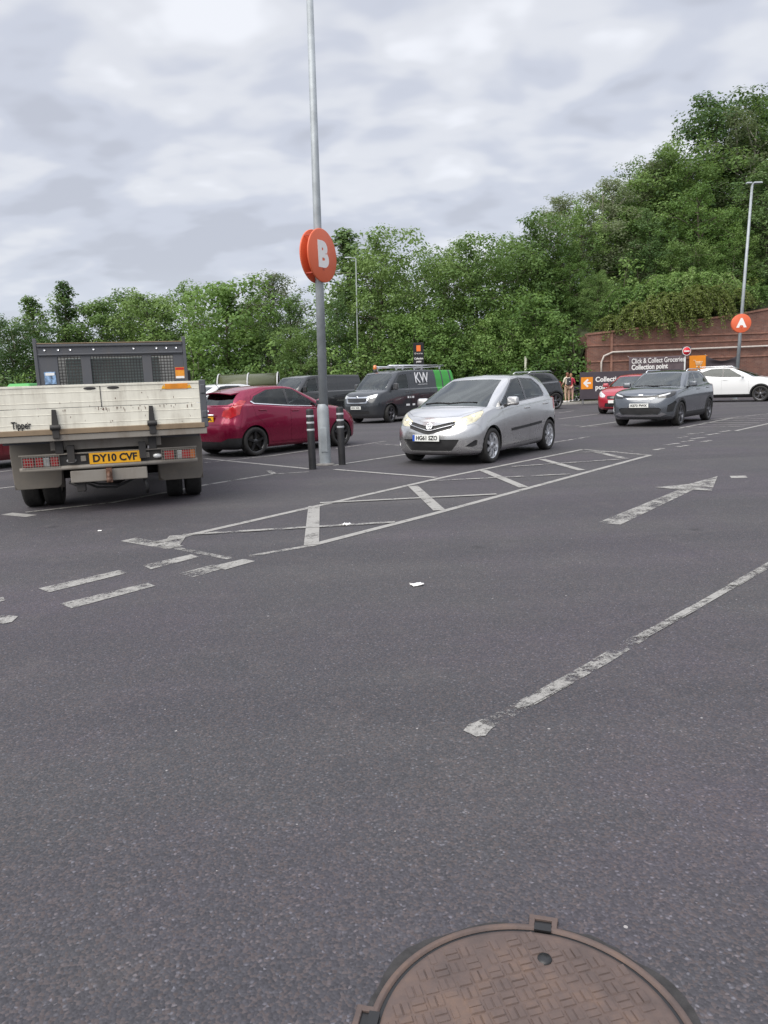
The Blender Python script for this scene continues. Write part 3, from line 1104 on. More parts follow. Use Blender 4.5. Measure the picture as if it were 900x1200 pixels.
# ------------------------------------------------------------------ vehicle bodies
def pchip(xk, yk, x):
    xk, yk = np.asarray(xk, float), np.asarray(yk, float)
    o = np.argsort(xk)
    xk, yk = xk[o], yk[o]
    if len(xk) == 1:
        return np.full_like(x, yk[0])
    h = np.diff(xk)
    d = np.diff(yk) / h
    m = np.zeros_like(yk)
    m[0], m[-1] = d[0], d[-1]
    for i in range(1, len(xk) - 1):
        m[i] = 0 if d[i - 1] * d[i] <= 0 else 2 * d[i - 1] * d[i] / (d[i - 1] + d[i])
    x = np.clip(x, xk[0], xk[-1])
    i = np.clip(np.searchsorted(xk, x) - 1, 0, len(h) - 1)
    t = (x - xk[i]) / h[i]
    return (yk[i] * (1 + 2 * t) * (1 - t) ** 2 + h[i] * m[i] * t * (1 - t) ** 2 + yk[i + 1] * t * t * (3 - 2 * t) + h[i] * m[i + 1] * t * t * (t - 1))


def sup(x_end, x_c, w, n, q):
    th = np.linspace(0, math.pi / 2, 600)
    x = x_c + (x_end - x_c) * np.cos(th) ** (2 / n)
    y = w * np.sin(th) ** (2 / n)
    s = np.concatenate([[0], np.cumsum(np.hypot(np.diff(x), np.diff(y)))])
    s /= s[-1]
    return np.interp(q, s, x), np.interp(q, s, y)


SF, SA, SD, SR = .22, .36, .74, .80


class Ring:
    """one horizontal contour of a body: front end, front corner depth, corner fullness, the same at the rear, half width, height"""

    def __init__(s, kind, xf, cf, nf, xr, cr, nr, w, z, xa=None, xd=None, tf=0.0, tr=0.0):
        s.__dict__.update(locals())

    def pts(s, S, xa, xd):
        a, b = (SF, SR) if s.kind == 'L' else (SA, SD)
        x, y = np.zeros_like(S), np.zeros_like(S)
        xc, xe = s.xf - s.cf, s.xr + s.cr
        wf, wr = s.w * (1 - s.tf), s.w * (1 - s.tr)
        f, r = S <= a, S >= b
        x[f], y[f] = sup(s.xf, xc, wf, s.nf, S[f] / a)
        xx, yy = sup(s.xr, xe, wr, s.nr, (1 - S[r]) / (1 - b))
        x[r], y[r] = xx, yy
        m = ~f & ~r
        if s.kind == 'L':
            x[m] = np.interp(S[m], [a, SA, SD, b], [xc, xa, xd, xe])
        else:
            x[m] = np.interp(S[m], [a, b], [xc, xe])
        t = (x[m] - xe) / (xc - xe)          # 0 rear .. 1 front
        y[m] = s.w * (1 - s.tf * np.clip((t - .55) / .45, 0, 1) ** 2 - s.tr * np.clip((.45 - t) / .45, 0, 1) ** 2)
        z = np.full_like(S, s.z) if isinstance(s.z, (int, float)) else pchip([k[0] for k in s.z], [k[1] for k in s.z], x)
        return np.stack([x, y, z], -1)


def cr_dense(K, counts):
    """centripetal Catmull-Rom through key rings K[nk, nS, 3]"""
    nk = len(K)
    out, rv = [], []
    for i in range(nk - 1):
        p1, p2 = K[i], K[i + 1]
        p0 = K[i - 1] if i > 0 else 2 * p1 - p2
        p3 = K[i + 2] if i < nk - 2 else 2 * p2 - p1
        def dt(a, b):
            return np.maximum(np.linalg.norm(b - a, axis=-1) ** .5, 1e-3)[:, None]
        t1 = dt(p0, p1)
        t2 = t1 + dt(p1, p2)
        t3 = t2 + dt(p2, p3)
        for k in range(counts[i]):
            u = k / counts[i]
            t = t1 + (t2 - t1) * u
            A1 = (t1 - t) / t1 * p0 + t / t1 * p1
            A2 = (t2 - t) / (t2 - t1) * p1 + (t - t1) / (t2 - t1) * p2
            A3 = (t3 - t) / (t3 - t2) * p2 + (t - t2) / (t3 - t2) * p3
            B1 = (t2 - t) / t2 * A1 + t / t2 * A2
            B2 = (t3 - t) / (t3 - t1) * A2 + (t - t1) / (t3 - t1) * A3
            out.append((t2 - t) / (t2 - t1) * B1 + (t - t1) / (t2 - t1) * B2)
            rv.append(i + u)
    out.append(K[-1])
    rv.append(nk - 1)
    return np.array(out), np.array(rv)


def in_poly(P, poly):
    x, y = P[..., 0], P[..., 1]
    c = np.zeros(x.shape, bool)
    n = len(poly)
    for i in range(n):
        x1, y1 = poly[i]
        x2, y2 = poly[(i + 1) % n]
        if y1 == y2:
            continue
        c ^= ((y1 > y) != (y2 > y)) & (x < (x2 - x1) * (y - y1) / (y2 - y1) + x1)
    return c


class Body:
    def __init__(s, low, up, hood=(0.03, .7), crown=.035, xa=None, xd=None, res=.022, bulge=.018, roofin=.10, spine=(.25, .2), hoodrings=(.12, .45, .8)):
        """low: lower rings, the last is the shoulder line; up: (glass base ring, glass top ring)"""
        xa = up[0].xf - up[0].cf if xa is None else xa
        xd = up[0].xr + up[0].cr if xd is None else xd
        L = [low[0].xf, low[0].xr]
        # stations with even spacing along the widest ring
        S0 = np.linspace(0, 1, 2000)
        acc = np.zeros(2000)
        for rg in (low[len(low) // 2], up[0], up[1]):
            p = rg.pts(S0, xa, xd)
            d = np.concatenate([[0], np.linalg.norm(np.diff(p, axis=0), axis=1)])
            acc = np.maximum(acc, d)
        cum = np.cumsum(acc)
        n = int(cum[-1] / res)
        S = np.interp(np.linspace(0, cum[-1], n + 1), cum, S0)
        K = [r.pts(S, xa, xd) for r in low]
        A, B, C = K[-1], up[0].pts(S, xa, xd), up[1].pts(S, xa, xd)
        wgt = np.clip(1 - S / SA, 0, 1) ** .5
        for t in hoodrings:
            h = A * (1 - t) + B * t
            g = t ** hood[1]
            h[:, 2] = A[:, 2] * (1 - t) + B[:, 2] * t + (S < SA) * ((B[:, 2] - A[:, 2]) * (g - t)) * wgt + hood[0] * 4 * t * (1 - t) * wgt
            K.append(h)
        s.r_base = len(K)
        K.append(B)
        m = (B + C) / 2
        nrm = np.stack([-np.gradient(m[:, 1]), np.gradient(m[:, 0]), 0 * S], -1)
        nrm = -nrm / np.maximum(np.linalg.norm(nrm, axis=1), 1e-9)[:, None]
        nrm[:, 1] = np.abs(nrm[:, 1])
        m = m + nrm * bulge + np.array([0, 0, bulge * .4])
        K.append(m)
        s.r_top = len(K)
        K.append(C)
        sx = np.interp(S, [0, SA, SD, 1], [up[1].xf - spine[0], up[1].xf - spine[0] - .12, up[1].xr + spine[1] + .1, up[1].xr + spine[1]])
        D = np.stack([sx, 0 * S, np.interp(sx, np.sort(C[:, 0]), C[np.argsort(C[:, 0]), 2])], -1)
        for t in (roofin, .4, 1.0):
            r = C * (1 - t) + D * t
            r[:, 2] += crown * (1 - (1 - t) ** 2)
            K.append(r)
        K = np.array(K)
        cnt = [max(2, int(math.ceil(np.percentile(np.linalg.norm(K[i + 1] - K[i], axis=1), 90) / res))) for i in range(len(K) - 1)]
        s.V, s.rv = cr_dense(K, cnt)
        s.V[:, 0, 1] = 0
        s.V[:, -1, 1] = 0
        s.V[-1, :, 1] = 0
        s.V[..., 1] = np.maximum(s.V[..., 1], 0)
        s.S = S
        s.res = res
        s.Q = s.V.copy()
        s.normals()
        nv, nu = s.V.shape[:2]
        s.lab = np.full((nv - 1, nu - 1), 'body', dtype=object)
        s.locked = np.zeros((nv, nu), bool)

    def normals(s):
        du = np.gradient(s.V, axis=1)
        dv = np.gradient(s.V, axis=0)
        n = np.cross(dv, du)
        ln = np.linalg.norm(n, axis=-1, keepdims=True)
        n = n / np.maximum(ln, 1e-12)
        # outward: away from the middle
        c = np.array([(s.V[..., 0].max() + s.V[..., 0].min()) / 2, 0, .7])
        if ((n * (s.V - c)).sum(-1)).mean() < 0:
            n = -n
        s.flip = False
        s.N = n

    def axes(s, proj):
        if proj == 'side':
            d, e1, e2 = (0, 1, 0), (1, 0, 0), (0, 0, 1)
        elif proj == 'front':
            d, e1, e2 = (1, 0, 0), (0, 1, 0), (0, 0, 1)
        elif proj == 'rear':
            d, e1, e2 = (-1, 0, 0), (0, 1, 0), (0, 0, 1)
        elif proj == 'top':
            d, e1, e2 = (0, 0, 1), (1, 0, 0), (0, 1, 0)
        else:
            a = R_(proj)
            d, e1, e2 = (math.cos(a), math.sin(a), 0), (-math.sin(a), math.cos(a), 0), (0, 0, 1)
        return np.array(d, float), np.array(e1, float), np.array(e2, float)

    def cut(s, name, proj, poly, facing=.12, ring=None, box=None, only=None):
        d, e1, e2 = s.axes(proj)
        P2 = np.stack([s.V @ e1, s.V @ e2], -1)
        ok = (s.N @ d) > facing
        if ring is not None:
            r0, r1 = ring
            ok &= ((s.rv >= r0) & (s.rv <= r1))[:, None]
        if box is not None:
            ok &= (s.V[..., 0] >= box[0]) & (s.V[..., 0] <= box[1])
        poly = [tuple(p) for p in poly]
        n = len(poly)
        V = s.V
        ctr = (V[:-1, :-1] + V[1:, :-1] + V[:-1, 1:] + V[1:, 1:]) / 4
        okf = ok[:-1, :-1] | ok[1:, :-1] | ok[:-1, 1:] | ok[1:, 1:]
        ins = in_poly(np.stack([ctr @ e1, ctr @ e2], -1), poly) & okf
        if ring is not None:
            rc = (s.rv[:-1] + s.rv[1:]) / 2
            ins &= ((rc >= ring[0]) & (rc <= ring[1]))[:, None]
        if only is not None:
            ins &= np.isin(s.lab, list(only))
        s.lab[ins] = name
        # vertices on the region's border move onto the outline
        nv, nu = V.shape[:2]
        cnt = np.zeros((nv, nu), int)
        tot = np.zeros((nv, nu), int)
        for di in (0, 1):
            for dj in (0, 1):
                cnt[di:nv - 1 + di, dj:nu - 1 + dj] += ins
                tot[di:nv - 1 + di, dj:nu - 1 + dj] += 1
        bd = (cnt > 0) & (cnt < tot) & ~s.locked
        idx = np.argwhere(bd)
        if len(idx) == 0:
            return
        pp = P2[idx[:, 0], idx[:, 1]]
        best = np.full(len(pp), 1e9)
        tgt = np.zeros_like(pp)
        for i in range(n):
            a, b = np.array(poly[i]), np.array(poly[(i + 1) % n])
            ab = b - a
            t = np.clip(((pp - a) @ ab) / max(ab @ ab, 1e-12), 0, 1)
            q = a + t[:, None] * ab
            dd = np.linalg.norm(pp - q, axis=1)
            up_ = dd < best
            best[up_] = dd[up_]
            tgt[up_] = q[up_]
        # the nearest border vertex to each corner takes the corner
        for c in poly:
            dd = np.linalg.norm(pp - np.array(c), axis=1)
            k = int(np.argmin(dd))
            if dd[k] < s.res * 1.1:
                tgt[k] = c
                best[k] = dd[k]
        for (i, j), t2, p2, w in zip(idx, tgt, pp, best):
            if w > s.res * 1.3:
                continue
            d2 = t2 - p2
            D = e1 * d2[0] + e2 * d2[1]
            nn = s.N[i, j]
            k = nn @ d
            if abs(k) > .22:
                D = D - d * ((nn @ D) / k)
            if V[i, j, 1] < 1e-6:
                D[1] = 0
            if np.linalg.norm(D) < s.res * 2.2:
                V[i, j] += D
            s.locked[i, j] = True

    def at(s, proj, a, b):
        """surface point seen along a projection at (a, b)"""
        d, e1, e2 = s.axes(proj)
        P2 = np.stack([s.V @ e1, s.V @ e2], -1)
        dd = np.linalg.norm(P2 - np.array([abs(a) if proj in ('front', 'rear') else a, b]), axis=-1)
        dd[(s.N @ d) < .1] = 1e9
        i, j = np.unravel_index(np.argmin(dd), dd.shape)
        p = s.V[i, j].copy()
        n = s.N[i, j].copy()
        if proj in ('front', 'rear') and a < 0:
            p[1] *= -1
            n[1] *= -1
        return p, n

    def emit(s, names, oname, mat, parent, side=0, gap=.0025, skirt=.018, inset=0.0, thick=None):
        """faces with these labels as one mesh; side 0 both halves, +1 left, -1 right"""
        mask = np.isin(s.lab, list(names))
        ij = np.argwhere(mask)
        if len(ij) == 0:
            return None
        nv, nu = s.V.shape[:2]
        i, j = ij[:, 0], ij[:, 1]
        F = np.stack([i * nu + j, i * nu + j + 1, (i + 1) * nu + j + 1, (i + 1) * nu + j], 1)
        V, N = s.V.reshape(-1, 3), s.N.reshape(-1, 3)
        mir = np.array([1, -1, 1.])
        if side == 0:
            VV = np.concatenate([V, V * mir])
            NN = np.concatenate([N, N * mir])
            FF = np.concatenate([F, (F + len(V))[:, ::-1]])
        elif side > 0:
            VV, NN, FF = V, N, F
        else:
            VV, NN, FF = V * mir, N * mir, F[:, ::-1]
        used, inv = np.unique(FF, return_inverse=True)
        FF = inv.reshape(FF.shape)
        VV, NN = VV[used], NN[used]
        key = np.round(VV / 2e-4).astype(np.int64)
        _, first, inv = np.unique(key, axis=0, return_index=True, return_inverse=True)
        inv = inv.reshape(-1)
        NS = np.zeros((len(first), 3))
        np.add.at(NS, inv, NN)
        NS /= np.maximum(np.linalg.norm(NS, axis=1), 1e-9)[:, None]
        VV, NN = VV[first].copy(), NS
        FF = inv[FF]
        # drop degenerate quads
        good = np.array([len(set(f)) >= 3 for f in FF.tolist()])
        FF = FF[good]
        # orientation from normals
        a, b, c = VV[FF[:, 0]], VV[FF[:, 1]], VV[FF[:, 2]]
        d_ = VV[FF[:, 3]]
        fn = np.cross(c - a, d_ - b)
        wrong = (fn * NN[FF].mean(1)).sum(1) < 0
        FF[wrong] = FF[wrong][:, ::-1]
        E = np.stack([FF, np.roll(FF, -1, 1)], -1).reshape(-1, 2)
        E = E[E[:, 0] != E[:, 1]]
        Es = np.sort(E, 1)
        uq, inv2, ct = np.unique(Es, axis=0, return_inverse=True, return_counts=True)
        border = E[ct[inv2.reshape(-1)] == 1]
        bi = np.unique(border)
        # pull the border back by the panel gap
        if gap and len(bi):
            cen = VV[FF].mean(1)
            acc = np.zeros_like(VV)
            for k in range(4):
                np.add.at(acc, FF[:, k], cen - VV[FF[:, k]])
            dirv = acc[bi]
            dirv /= np.maximum(np.linalg.norm(dirv, axis=1), 1e-6)[:, None]
            VV[bi] += dirv * gap
        if inset:
            VV -= NN * inset
        verts = VV.tolist()
        faces = [tuple(dict.fromkeys(f)) for f in FF.tolist()]
        sm = [True] * len(faces)
        if skirt and len(bi):
            mp = {}
            base = len(verts)
            top = VV[bi]
            low = VV[bi] - NN[bi] * skirt
            verts += top.tolist() + low.tolist()
            for k, q in enumerate(bi.tolist()):
                mp[q] = k
            nb = len(bi)
            for a_, b_ in border.tolist():
                faces.append((base + mp[b_], base + mp[a_], base + nb + mp[a_], base + nb + mp[b_]))
                sm.append(False)
        me = bpy.data.meshes.new(oname)
        me.from_pydata(verts, [], faces)
        me.polygons.foreach_set('use_smooth', sm)
        me.materials.append(mat)
        me.update()
        return link(oname, me, parent)

    def liner(s, parent, skip=('arch', 'windscreen', 'rear_window', 'side_window', 'side_window_rear', 'quarter_window'), off=.022, mat=None):
        """dark inner skin under the panels"""
        lab = s.lab.copy()
        keep = ~np.isin(s.lab, list(skip))
        keepV, keepL = s.V, s.lab
        s.lab = np.where(keep, 'x', 'y').astype(object)
        o = s.emit(['x'], 'inner_skin', mat or M['interior'], parent, gap=.004, skirt=0, inset=off)
        s.lab = keepL
        return o


def wheel(parent, x, y, R, w, rim_mat, style='spoke8', rr=.70, name='wheel', steer=0.0):
    """wheel with tyre and rim; y > 0 is the left side"""
    sgn = 1 if y > 0 else -1
    root = link(name, None, parent, (x, y, R), (0, 0, steer))
    r0 = R * rr
    t = MB()
    prof = [(r0, -w * .40), (r0 + .012, -w * .5), (R * .93, -w * .5), (R * .985, -w * .42), (R, -w * .30), (R, w * .30), (R * .985, w * .42), (R * .93, w * .5), (r0 + .012, w * .5), (r0, w * .40)]
    t.lathe(prof, 40, 'Y')
    for q in (-.2, 0.0, .2):
        t.lathe([(R + .0012, w * (q - .012)), (R - .006, w * q), (R + .0012, w * (q + .012))], 40, 'Y')
    t.build('tyre', M['tyre'], root)
    r = MB()
    o = sgn * w * .42
    i = -sgn * w * .42
    r.lathe([(r0 + .004, i), (r0 - .012, i * .9), (r0 - .03, 0), (r0 - .018, o * .8), (r0 - .004, o), (r0 + .010, o * 1.05)], 40, 'Y')
    def bar(a0, a1, ra, rb, wa, wb, d0, d1):
        """one spoke from radius ra to rb, half widths wa, wb"""
        ca, sa, cb, sb = math.cos(a0), math.sin(a0), math.cos(a1), math.sin(a1)
        pa, pb = (ra * ca, ra * sa), (rb * cb, rb * sb)
        dx, dz = pb[0] - pa[0], pb[1] - pa[1]
        l = math.hypot(dx, dz)
        nx, nz = -dz / l, dx / l
        vs = []
        for (px, pz), hw, dep in ((pa, wa, d0), (pb, wb, d1)):
            for sx_ in (1, -1):
                vs.append((px + nx * hw * sx_, sgn * (w * dep), pz + nz * hw * sx_))
            for sx_ in (1, -1):
                vs.append((px + nx * hw * sx_ * 1.15, sgn * (w * dep - .03), pz + nz * hw * sx_ * 1.15))
        r.add(vs, [(0, 1, 5, 4), (0, 4, 6, 2), (1, 3, 7, 5), (2, 6, 7, 3)])
    if style == 'spoke8':
        for k in range(8):
            a = 2 * math.pi * (k + .5) / 8
            bar(a, a, .045, r0 - .012, .021, .026, .40, .42)
    elif style == 'split5':
        for k in range(5):
            a = 2 * math.pi * (k + .25) / 5
            for q in (-.17, .17):
                bar(a, a + q, .045, r0 - .012, .013, .016, .40, .42)
    elif style == 'star5':
        for k in range(5):
            a = 2 * math.pi * (k + .25) / 5
            bar(a, a, .045, r0 - .012, .03, .022, .38, .42)
    elif style == 'steel':
        r.lathe([(r0 - .015, o * .6), (r0 * .72, o * .95), (r0 * .5, o * .5), (.05, o * .6)], 40, 'Y')
    r.lathe([(.062, o * .80), (.055, o * .97), (.0, o * 1.0)], 20, 'Y')
    for k in range(5):
        a = 2 * math.pi * k / 5
        r.sphere((.075 * math.cos(a), sgn * w * .36, .075 * math.sin(a)), (.011, .014, .011), 8, 5)
    ro = r.build('rim', rim_mat, root)
    b = MB().lathe([(r0 - .02, sgn * w * .05), (.02, sgn * w * .05)], 32, 'Y')
    b.lathe([(r0 * .72, sgn * w * .10), (r0 * .72, sgn * w * .13), (.04, sgn * w * .13)], 32, 'Y')
    b.build('brake_disc', M['brake'], root)
    return root


def plate(parent, txt, p, yaw, yellow=False, w=.52, h=.111, tilt=0.0, blue=True, size=.098):
    """number plate facing local +x turned by yaw"""
    root = MB().box((0, 0, 0), (.012, w, h)).build('number_plate', M['plate_yellow' if yellow else 'plate_white'], parent, p, (0, tilt, yaw), bevel=.003)
    if blue:
        MB().box((.0075, -w / 2 + .024, 0), (.003, .042, h * .94)).build('plate_band', M['plate_blue'], root)
    if txt:
        text(txt, size, M['ink'], root, (.0075, .02 if blue else 0, -.002), (R_(90), 0, R_(90)), bold=.0035, width=w * (.80 if blue else .86), extrude=.0012)
    return root


def mirror_glass(parent, p, sgn, mat, k=1.0):
    m = MB()
    m.box((0, sgn * .11 * k, 0.035), (.12 * k, .23 * k, .155 * k), Matrix.Rotation(R_(-8 * sgn), 3, 'Z'), taper=(.8, .92))
    o = smooth_by_angle(m.build('door_mirror', mat, parent, p, bevel=.045 * k, seg=5), 80)
    MB().box((-.058 * k, sgn * .115 * k, .035), (.014, .17 * k, .105 * k), Matrix.Rotation(R_(-8 * sgn), 3, 'Z')).build('mirror_glass', M['chrome'], o, bevel=.004)
    MB().tube([(0.01, -sgn * .04, -.045), (.01, sgn * .06 * k, -.025)], .022 * k, 8).build('mirror_arm', M['black_plastic'], o)
    return o


def door_handle(parent, p, sgn, mat, l=.2):
    m = MB().box((0, sgn * .012, 0), (l, .02, .028))
    return m.build('handle', mat, parent, p, bevel=.009, seg=3)


def cabin(root, x0, x1, floor, w, beltz, rhd=True, rear=True, dashx=None):
    """seats, dash and steering wheel behind the glass; x0 front seat, x1 rear seat"""
    def seat(x, y, ww, name):
        m = MB()
        m.box((x + .02, y, floor + .16), (.5, ww, .16))
        m.box((x - .27, y, floor + .47), (.13, ww, .56), Matrix.Rotation(R_(-14), 3, 'Y'))
        for q in ([0] if ww < .7 else [-ww * .28, ww * .28]):
            m.box((x - .37, y + q, floor + .84), (.085, .24, .15), Matrix.Rotation(R_(-14), 3, 'Y'))
        m.build(name, M['seat_cloth'], root, bevel=.04, seg=3)
    seat(x0, .36, .48, 'front_seat')
    seat(x0, -.36, .48, 'front_seat')
    if rear:
        seat(x1, 0, 1.15, 'rear_seat')
    dx = dashx if dashx is not None else x0 + .75
    MB().box((dx, 0, beltz - .09), (.5, w * 1.7, .2), taper=(.7, .96)).build('dashboard', M['interior'], root, bevel=.05, seg=3)
    y = -.36 if rhd else .36
    a = MB()
    pts = [(.185 * math.sin(2 * math.pi * k / 24) * -.35, .185 * math.cos(2 * math.pi * k / 24), .185 * math.sin(2 * math.pi * k / 24) * .93) for k in range(25)]
    a.tube(pts, .015, 8, cap=False)
    a.box((0, 0, 0), (.04, .1, .1))
    a.box((0, 0, 0), (.02, .34, .03))
    a.build('steering_wheel', M['black_plastic'], root, (dx - .33, y, beltz - .05))


def belly(root, x0, x1, w, z0=.19, z1=.5):
    MB().box(((x0 + x1) / 2, 0, (z0 + z1) / 2), (abs(x1 - x0), w * 2, z1 - z0)).build('underbody', M['black_plastic'], root, bevel=.03)


def arch_liners(root, xs, R, ywid, depth=.30, zc=.30):
    for x in xs:
        for sgn in (1, -1):
            m = MB()
            n = 20
            vs, fs = [], []
            for k in range(n + 1):
                a = math.pi * (-.08 + 1.16 * k / n)
                for y in (ywid - .035, ywid - depth):
                    vs.append((x + R * math.cos(a), sgn * y, zc + R * math.sin(a)))
            for k in range(n):
                fs.append((2 * k, 2 * k + 2, 2 * k + 3, 2 * k + 1))
            m.add(vs, fs)
            m.prism([(x + R * math.cos(math.pi * k / 12), zc + R * math.sin(math.pi * k / 12)) for k in range(13)] + [(x - R, zc - .15), (x + R, zc - .15)], sgn * (ywid - depth), sgn * (ywid - depth - .01), 'Y')
            m.build('wheel_arch_liner', M['black_plastic'], root)


def arch_poly(x, zc, R, n=22):
    return [(x + R * math.cos(math.pi * k / n), zc + R * math.sin(math.pi * k / n)) for k in range(n + 1)] + [(x - R * 1.0, -.2), (x + R * 1.0, -.2)]


def place_car(root, u, v, yaw_deg, dx=0, dy=0):
    pass


def std_parts(b, root, body_mat, handles=(), handle_mat=None, glass='glass', rear_glass='glass', win_front='glass_front', black='black_plastic', lamp='lamp_clear', extra=(), body=('body',), moulding='black_plastic', grille='gloss_black'):
    """emit the labelled regions of a passenger car as named parts"""
    b.emit(body, 'body', body_mat, root)
    b.emit(['bonnet'], 'bonnet', body_mat, root)
    b.emit(['front_bumper'], 'front_bumper', body_mat, root, gap=.002)
    b.emit(['rear_bumper'], 'rear_bumper', body_mat, root, gap=.002)
    b.emit(['tailgate'], 'tailgate', body_mat, root)
    b.emit(['windscreen'], 'windscreen', M[win_front], root, gap=.001, skirt=.006, inset=.004)
    b.emit(['rear_window'], 'rear_window', M[rear_glass], root, gap=.001, skirt=.006, inset=.004)
    for sgn in (1, -1):
        for nm in ('door', 'door_rear'):
            d = b.emit([nm], 'door', body_mat, root, side=sgn)
            if d is None:
                continue
            b.emit(['side_window' if nm == 'door' else 'side_window_rear'], 'side_window', M[glass if nm == 'door' else rear_glass], d, side=sgn, gap=.001, skirt=.005, inset=.006)
            b.emit(['moulding' if nm == 'door' else 'moulding_rear'], 'side_moulding', M[moulding], d, side=sgn, gap=.0, skirt=.02, inset=-.012)
            for (which, x, z) in handles:
                if which == nm:
                    p, n = b.at('side', x, z)
                    door_handle(d, (p[0], sgn * p[1], p[2]), sgn, handle_mat or body_mat)
        b.emit(['quarter_window'], 'quarter_window', M[rear_glass], root, side=sgn, gap=.001, skirt=.005, inset=.006)
        b.emit(['pillar'], 'pillar_trim', M['gloss_black'], root, side=sgn, gap=.001, skirt=.006, inset=.003)
        b.emit(['headlight'], 'headlight', M[lamp], root, side=sgn, gap=.0015, inset=.002)
        b.emit(['headlight_bezel'], 'headlight_bezel', M['gloss_black'], root, side=sgn, gap=.0, inset=.004)
        b.emit(['tail_light'], 'tail_light', M['lamp_red'], root, side=sgn, gap=.0015, inset=-.004)
        b.emit(['fog_recess'], 'fog_light_recess', M[black], root, side=sgn, gap=.0, inset=.018, skirt=.0)
        b.emit(['cladding'], 'wheel_arch_trim', M['black_plastic'], root, side=sgn, gap=.0, inset=-.008, skirt=.03)
    b.emit(['grille'], 'grille', M[grille], root, gap=.0, inset=.016, skirt=0)
    b.emit(['grille_bar'], 'grille_bar', M['chrome'], root, gap=.0, inset=-.004, skirt=.03)
    b.emit(['lower_grille'], 'lower_grille', M[black], root, gap=.0, inset=.020, skirt=0)
    b.emit(['skid'], 'bumper_skid_plate', M['chrome'], root, gap=.0, inset=-.006, skirt=.02)
    b.emit(['sill'], 'sill_trim', M['black_plastic'], root, gap=.0, inset=-.004, skirt=.02)
    b.liner(root)
def make_silver_hatch():
    b = Body([
        Ring('L', .60, .46, 2.6, -2.98, .40, 2.8, .755, .17, tf=.02, tr=.02),
        Ring('L', .735, .52, 2.5, -3.06, .42, 2.8, .812, .23, tf=.02, tr=.02),
        Ring('L', .785, .55, 2.4, -3.10, .42, 2.8, .836, [(.785, .40), (-.4, .42), (-3.1, .44)], tf=.02, tr=.02),
        Ring('L', .770, .55, 2.4, -3.10, .42, 2.8, .8475, [(.785, .56), (-.4, .58), (-3.1, .62)], tf=.025, tr=.02),
        Ring('L', .715, .55, 2.35, -3.07, .42, 2.8, .845, [(.715, .67), (0, .75), (-.6, .78), (-3.1, .82)], tf=.035, tr=.025),
        Ring('L', .655, .55, 2.3, -3.04, .42, 2.8, .830, [(.655, .735), (.3, .84), (-.1, .905), (-.6, .93), (-1.5, .965), (-3.0, 1.03)], tf=.05, tr=.03),
    ], (
        Ring('U', .28, .52, 2.2, -2.97, .36, 2.8, .775, [(.28, .965), (-.24, .935), (-1.5, 1.005), (-2.6, 1.075), (-2.97, 1.08)], tr=.04),
        Ring('U', -1.00, .22, 2.4, -2.70, .24, 2.8, .575, [(-1.0, 1.415), (-1.5, 1.465), (-2.1, 1.465), (-2.70, 1.40)], tr=.04),
    ), hood=(.035, .75), crown=.04, res=.019)
    rb, rt = b.r_base, b.r_top
    A = .352
    b.cut('bonnet', 'top', [(.60, -.1), (.585, .22), (.52, .45), (.36, .62), (.22, .715), (-.16, .715), (-.04, .62), (.17, .40), (.24, .2), (.26, -.1)], .2, (3, rb))
    b.cut('front_bumper', 'side', [(1, -.2), (1, .665), (.58, .665), (.47, .70), (.40, .66), (.33, .42), (.33, -.2)], -1.1, (0, 5.2))
    b.cut('rear_bumper', 'side', [(-2.85, -.2), (-2.80, .55), (-2.95, .60), (-3.3, .62), (-3.3, -.2)], -1.1, (0, 6))
    b.cut('tailgate', 'rear', [(-.1, .63), (.52, .63), (.60, .85), (.62, 1.06), (.50, 1.40), (-.1, 1.42)], .12)
    b.cut('windscreen', 'front', [(-.1, .985), (.3, .98), (.55, .968), (.70, .95), (.505, 1.398), (.3, 1.412), (-.1, 1.418)], .2, (rb, rt))
    b.cut('rear_window', 'rear', [(-.1, 1.10), (.52, 1.09), (.575, 1.13), (.46, 1.36), (-.1, 1.375)], .15, (rb, rt))
    b.cut('door', 'side', [(-.36, .90), (-.40, .96), (-1.14, 1.425), (-1.52, 1.455), (-1.53, 1.0), (-1.52, .27), (-.43, .25), (-.40, .50), (-.42, .80)], .15, (.8, rt + .15))
    b.cut('door_rear', 'side', [(-1.52, .27), (-1.53, 1.0), (-1.52, 1.455), (-2.10, 1.435), (-2.38, 1.30), (-2.47, 1.05), (-2.45, .80), (-2.28, .70), (-2.14, .52), (-2.06, .27)], .15, (.8, rt + .15))
    b.cut('pillar', 'side', [(-.385, .955), (-1.16, 1.40), (-1.5, 1.432), (-2.08, 1.408), (-2.33, 1.28), (-2.415, 1.11), (-2.36, 1.065), (-1.5, 1.02), (-.6, .96)], .15, (rb - .3, rt + .1))
    b.cut('side_window', 'side', [(-.77, 1.01), (-.77, 1.145), (-1.185, 1.383), (-1.475, 1.413), (-1.475, 1.04)], .15, (rb - .3, rt))
    b.cut('quarter_window', 'side', [(-.47, .975), (-.74, 1.125), (-.74, 1.0)], .15, (rb - .3, rt))
    b.cut('side_window_rear', 'side', [(-1.56, 1.05), (-1.56, 1.415), (-2.06, 1.39), (-2.29, 1.27), (-2.37, 1.12), (-2.33, 1.085)], .15, (rb - .3, rt))
    b.cut('moulding', 'side', [(-.72, .50), (-.72, .545), (-1.515, .575), (-1.515, .53)], .15, only=('door',))
    b.cut('moulding_rear', 'side', [(-1.525, .53), (-1.525, .575), (-2.06, .60), (-2.06, .555)], .15, only=('door_rear',))
    b.cut('headlight', 42, [(-.16, .66), (-.165, .70), (-.10, .752), (.06, .808), (.26, .868), (.41, .905), (.425, .88), (.35, .80), (.24, .73), (.05, .672)], .1, (2, 7.2))
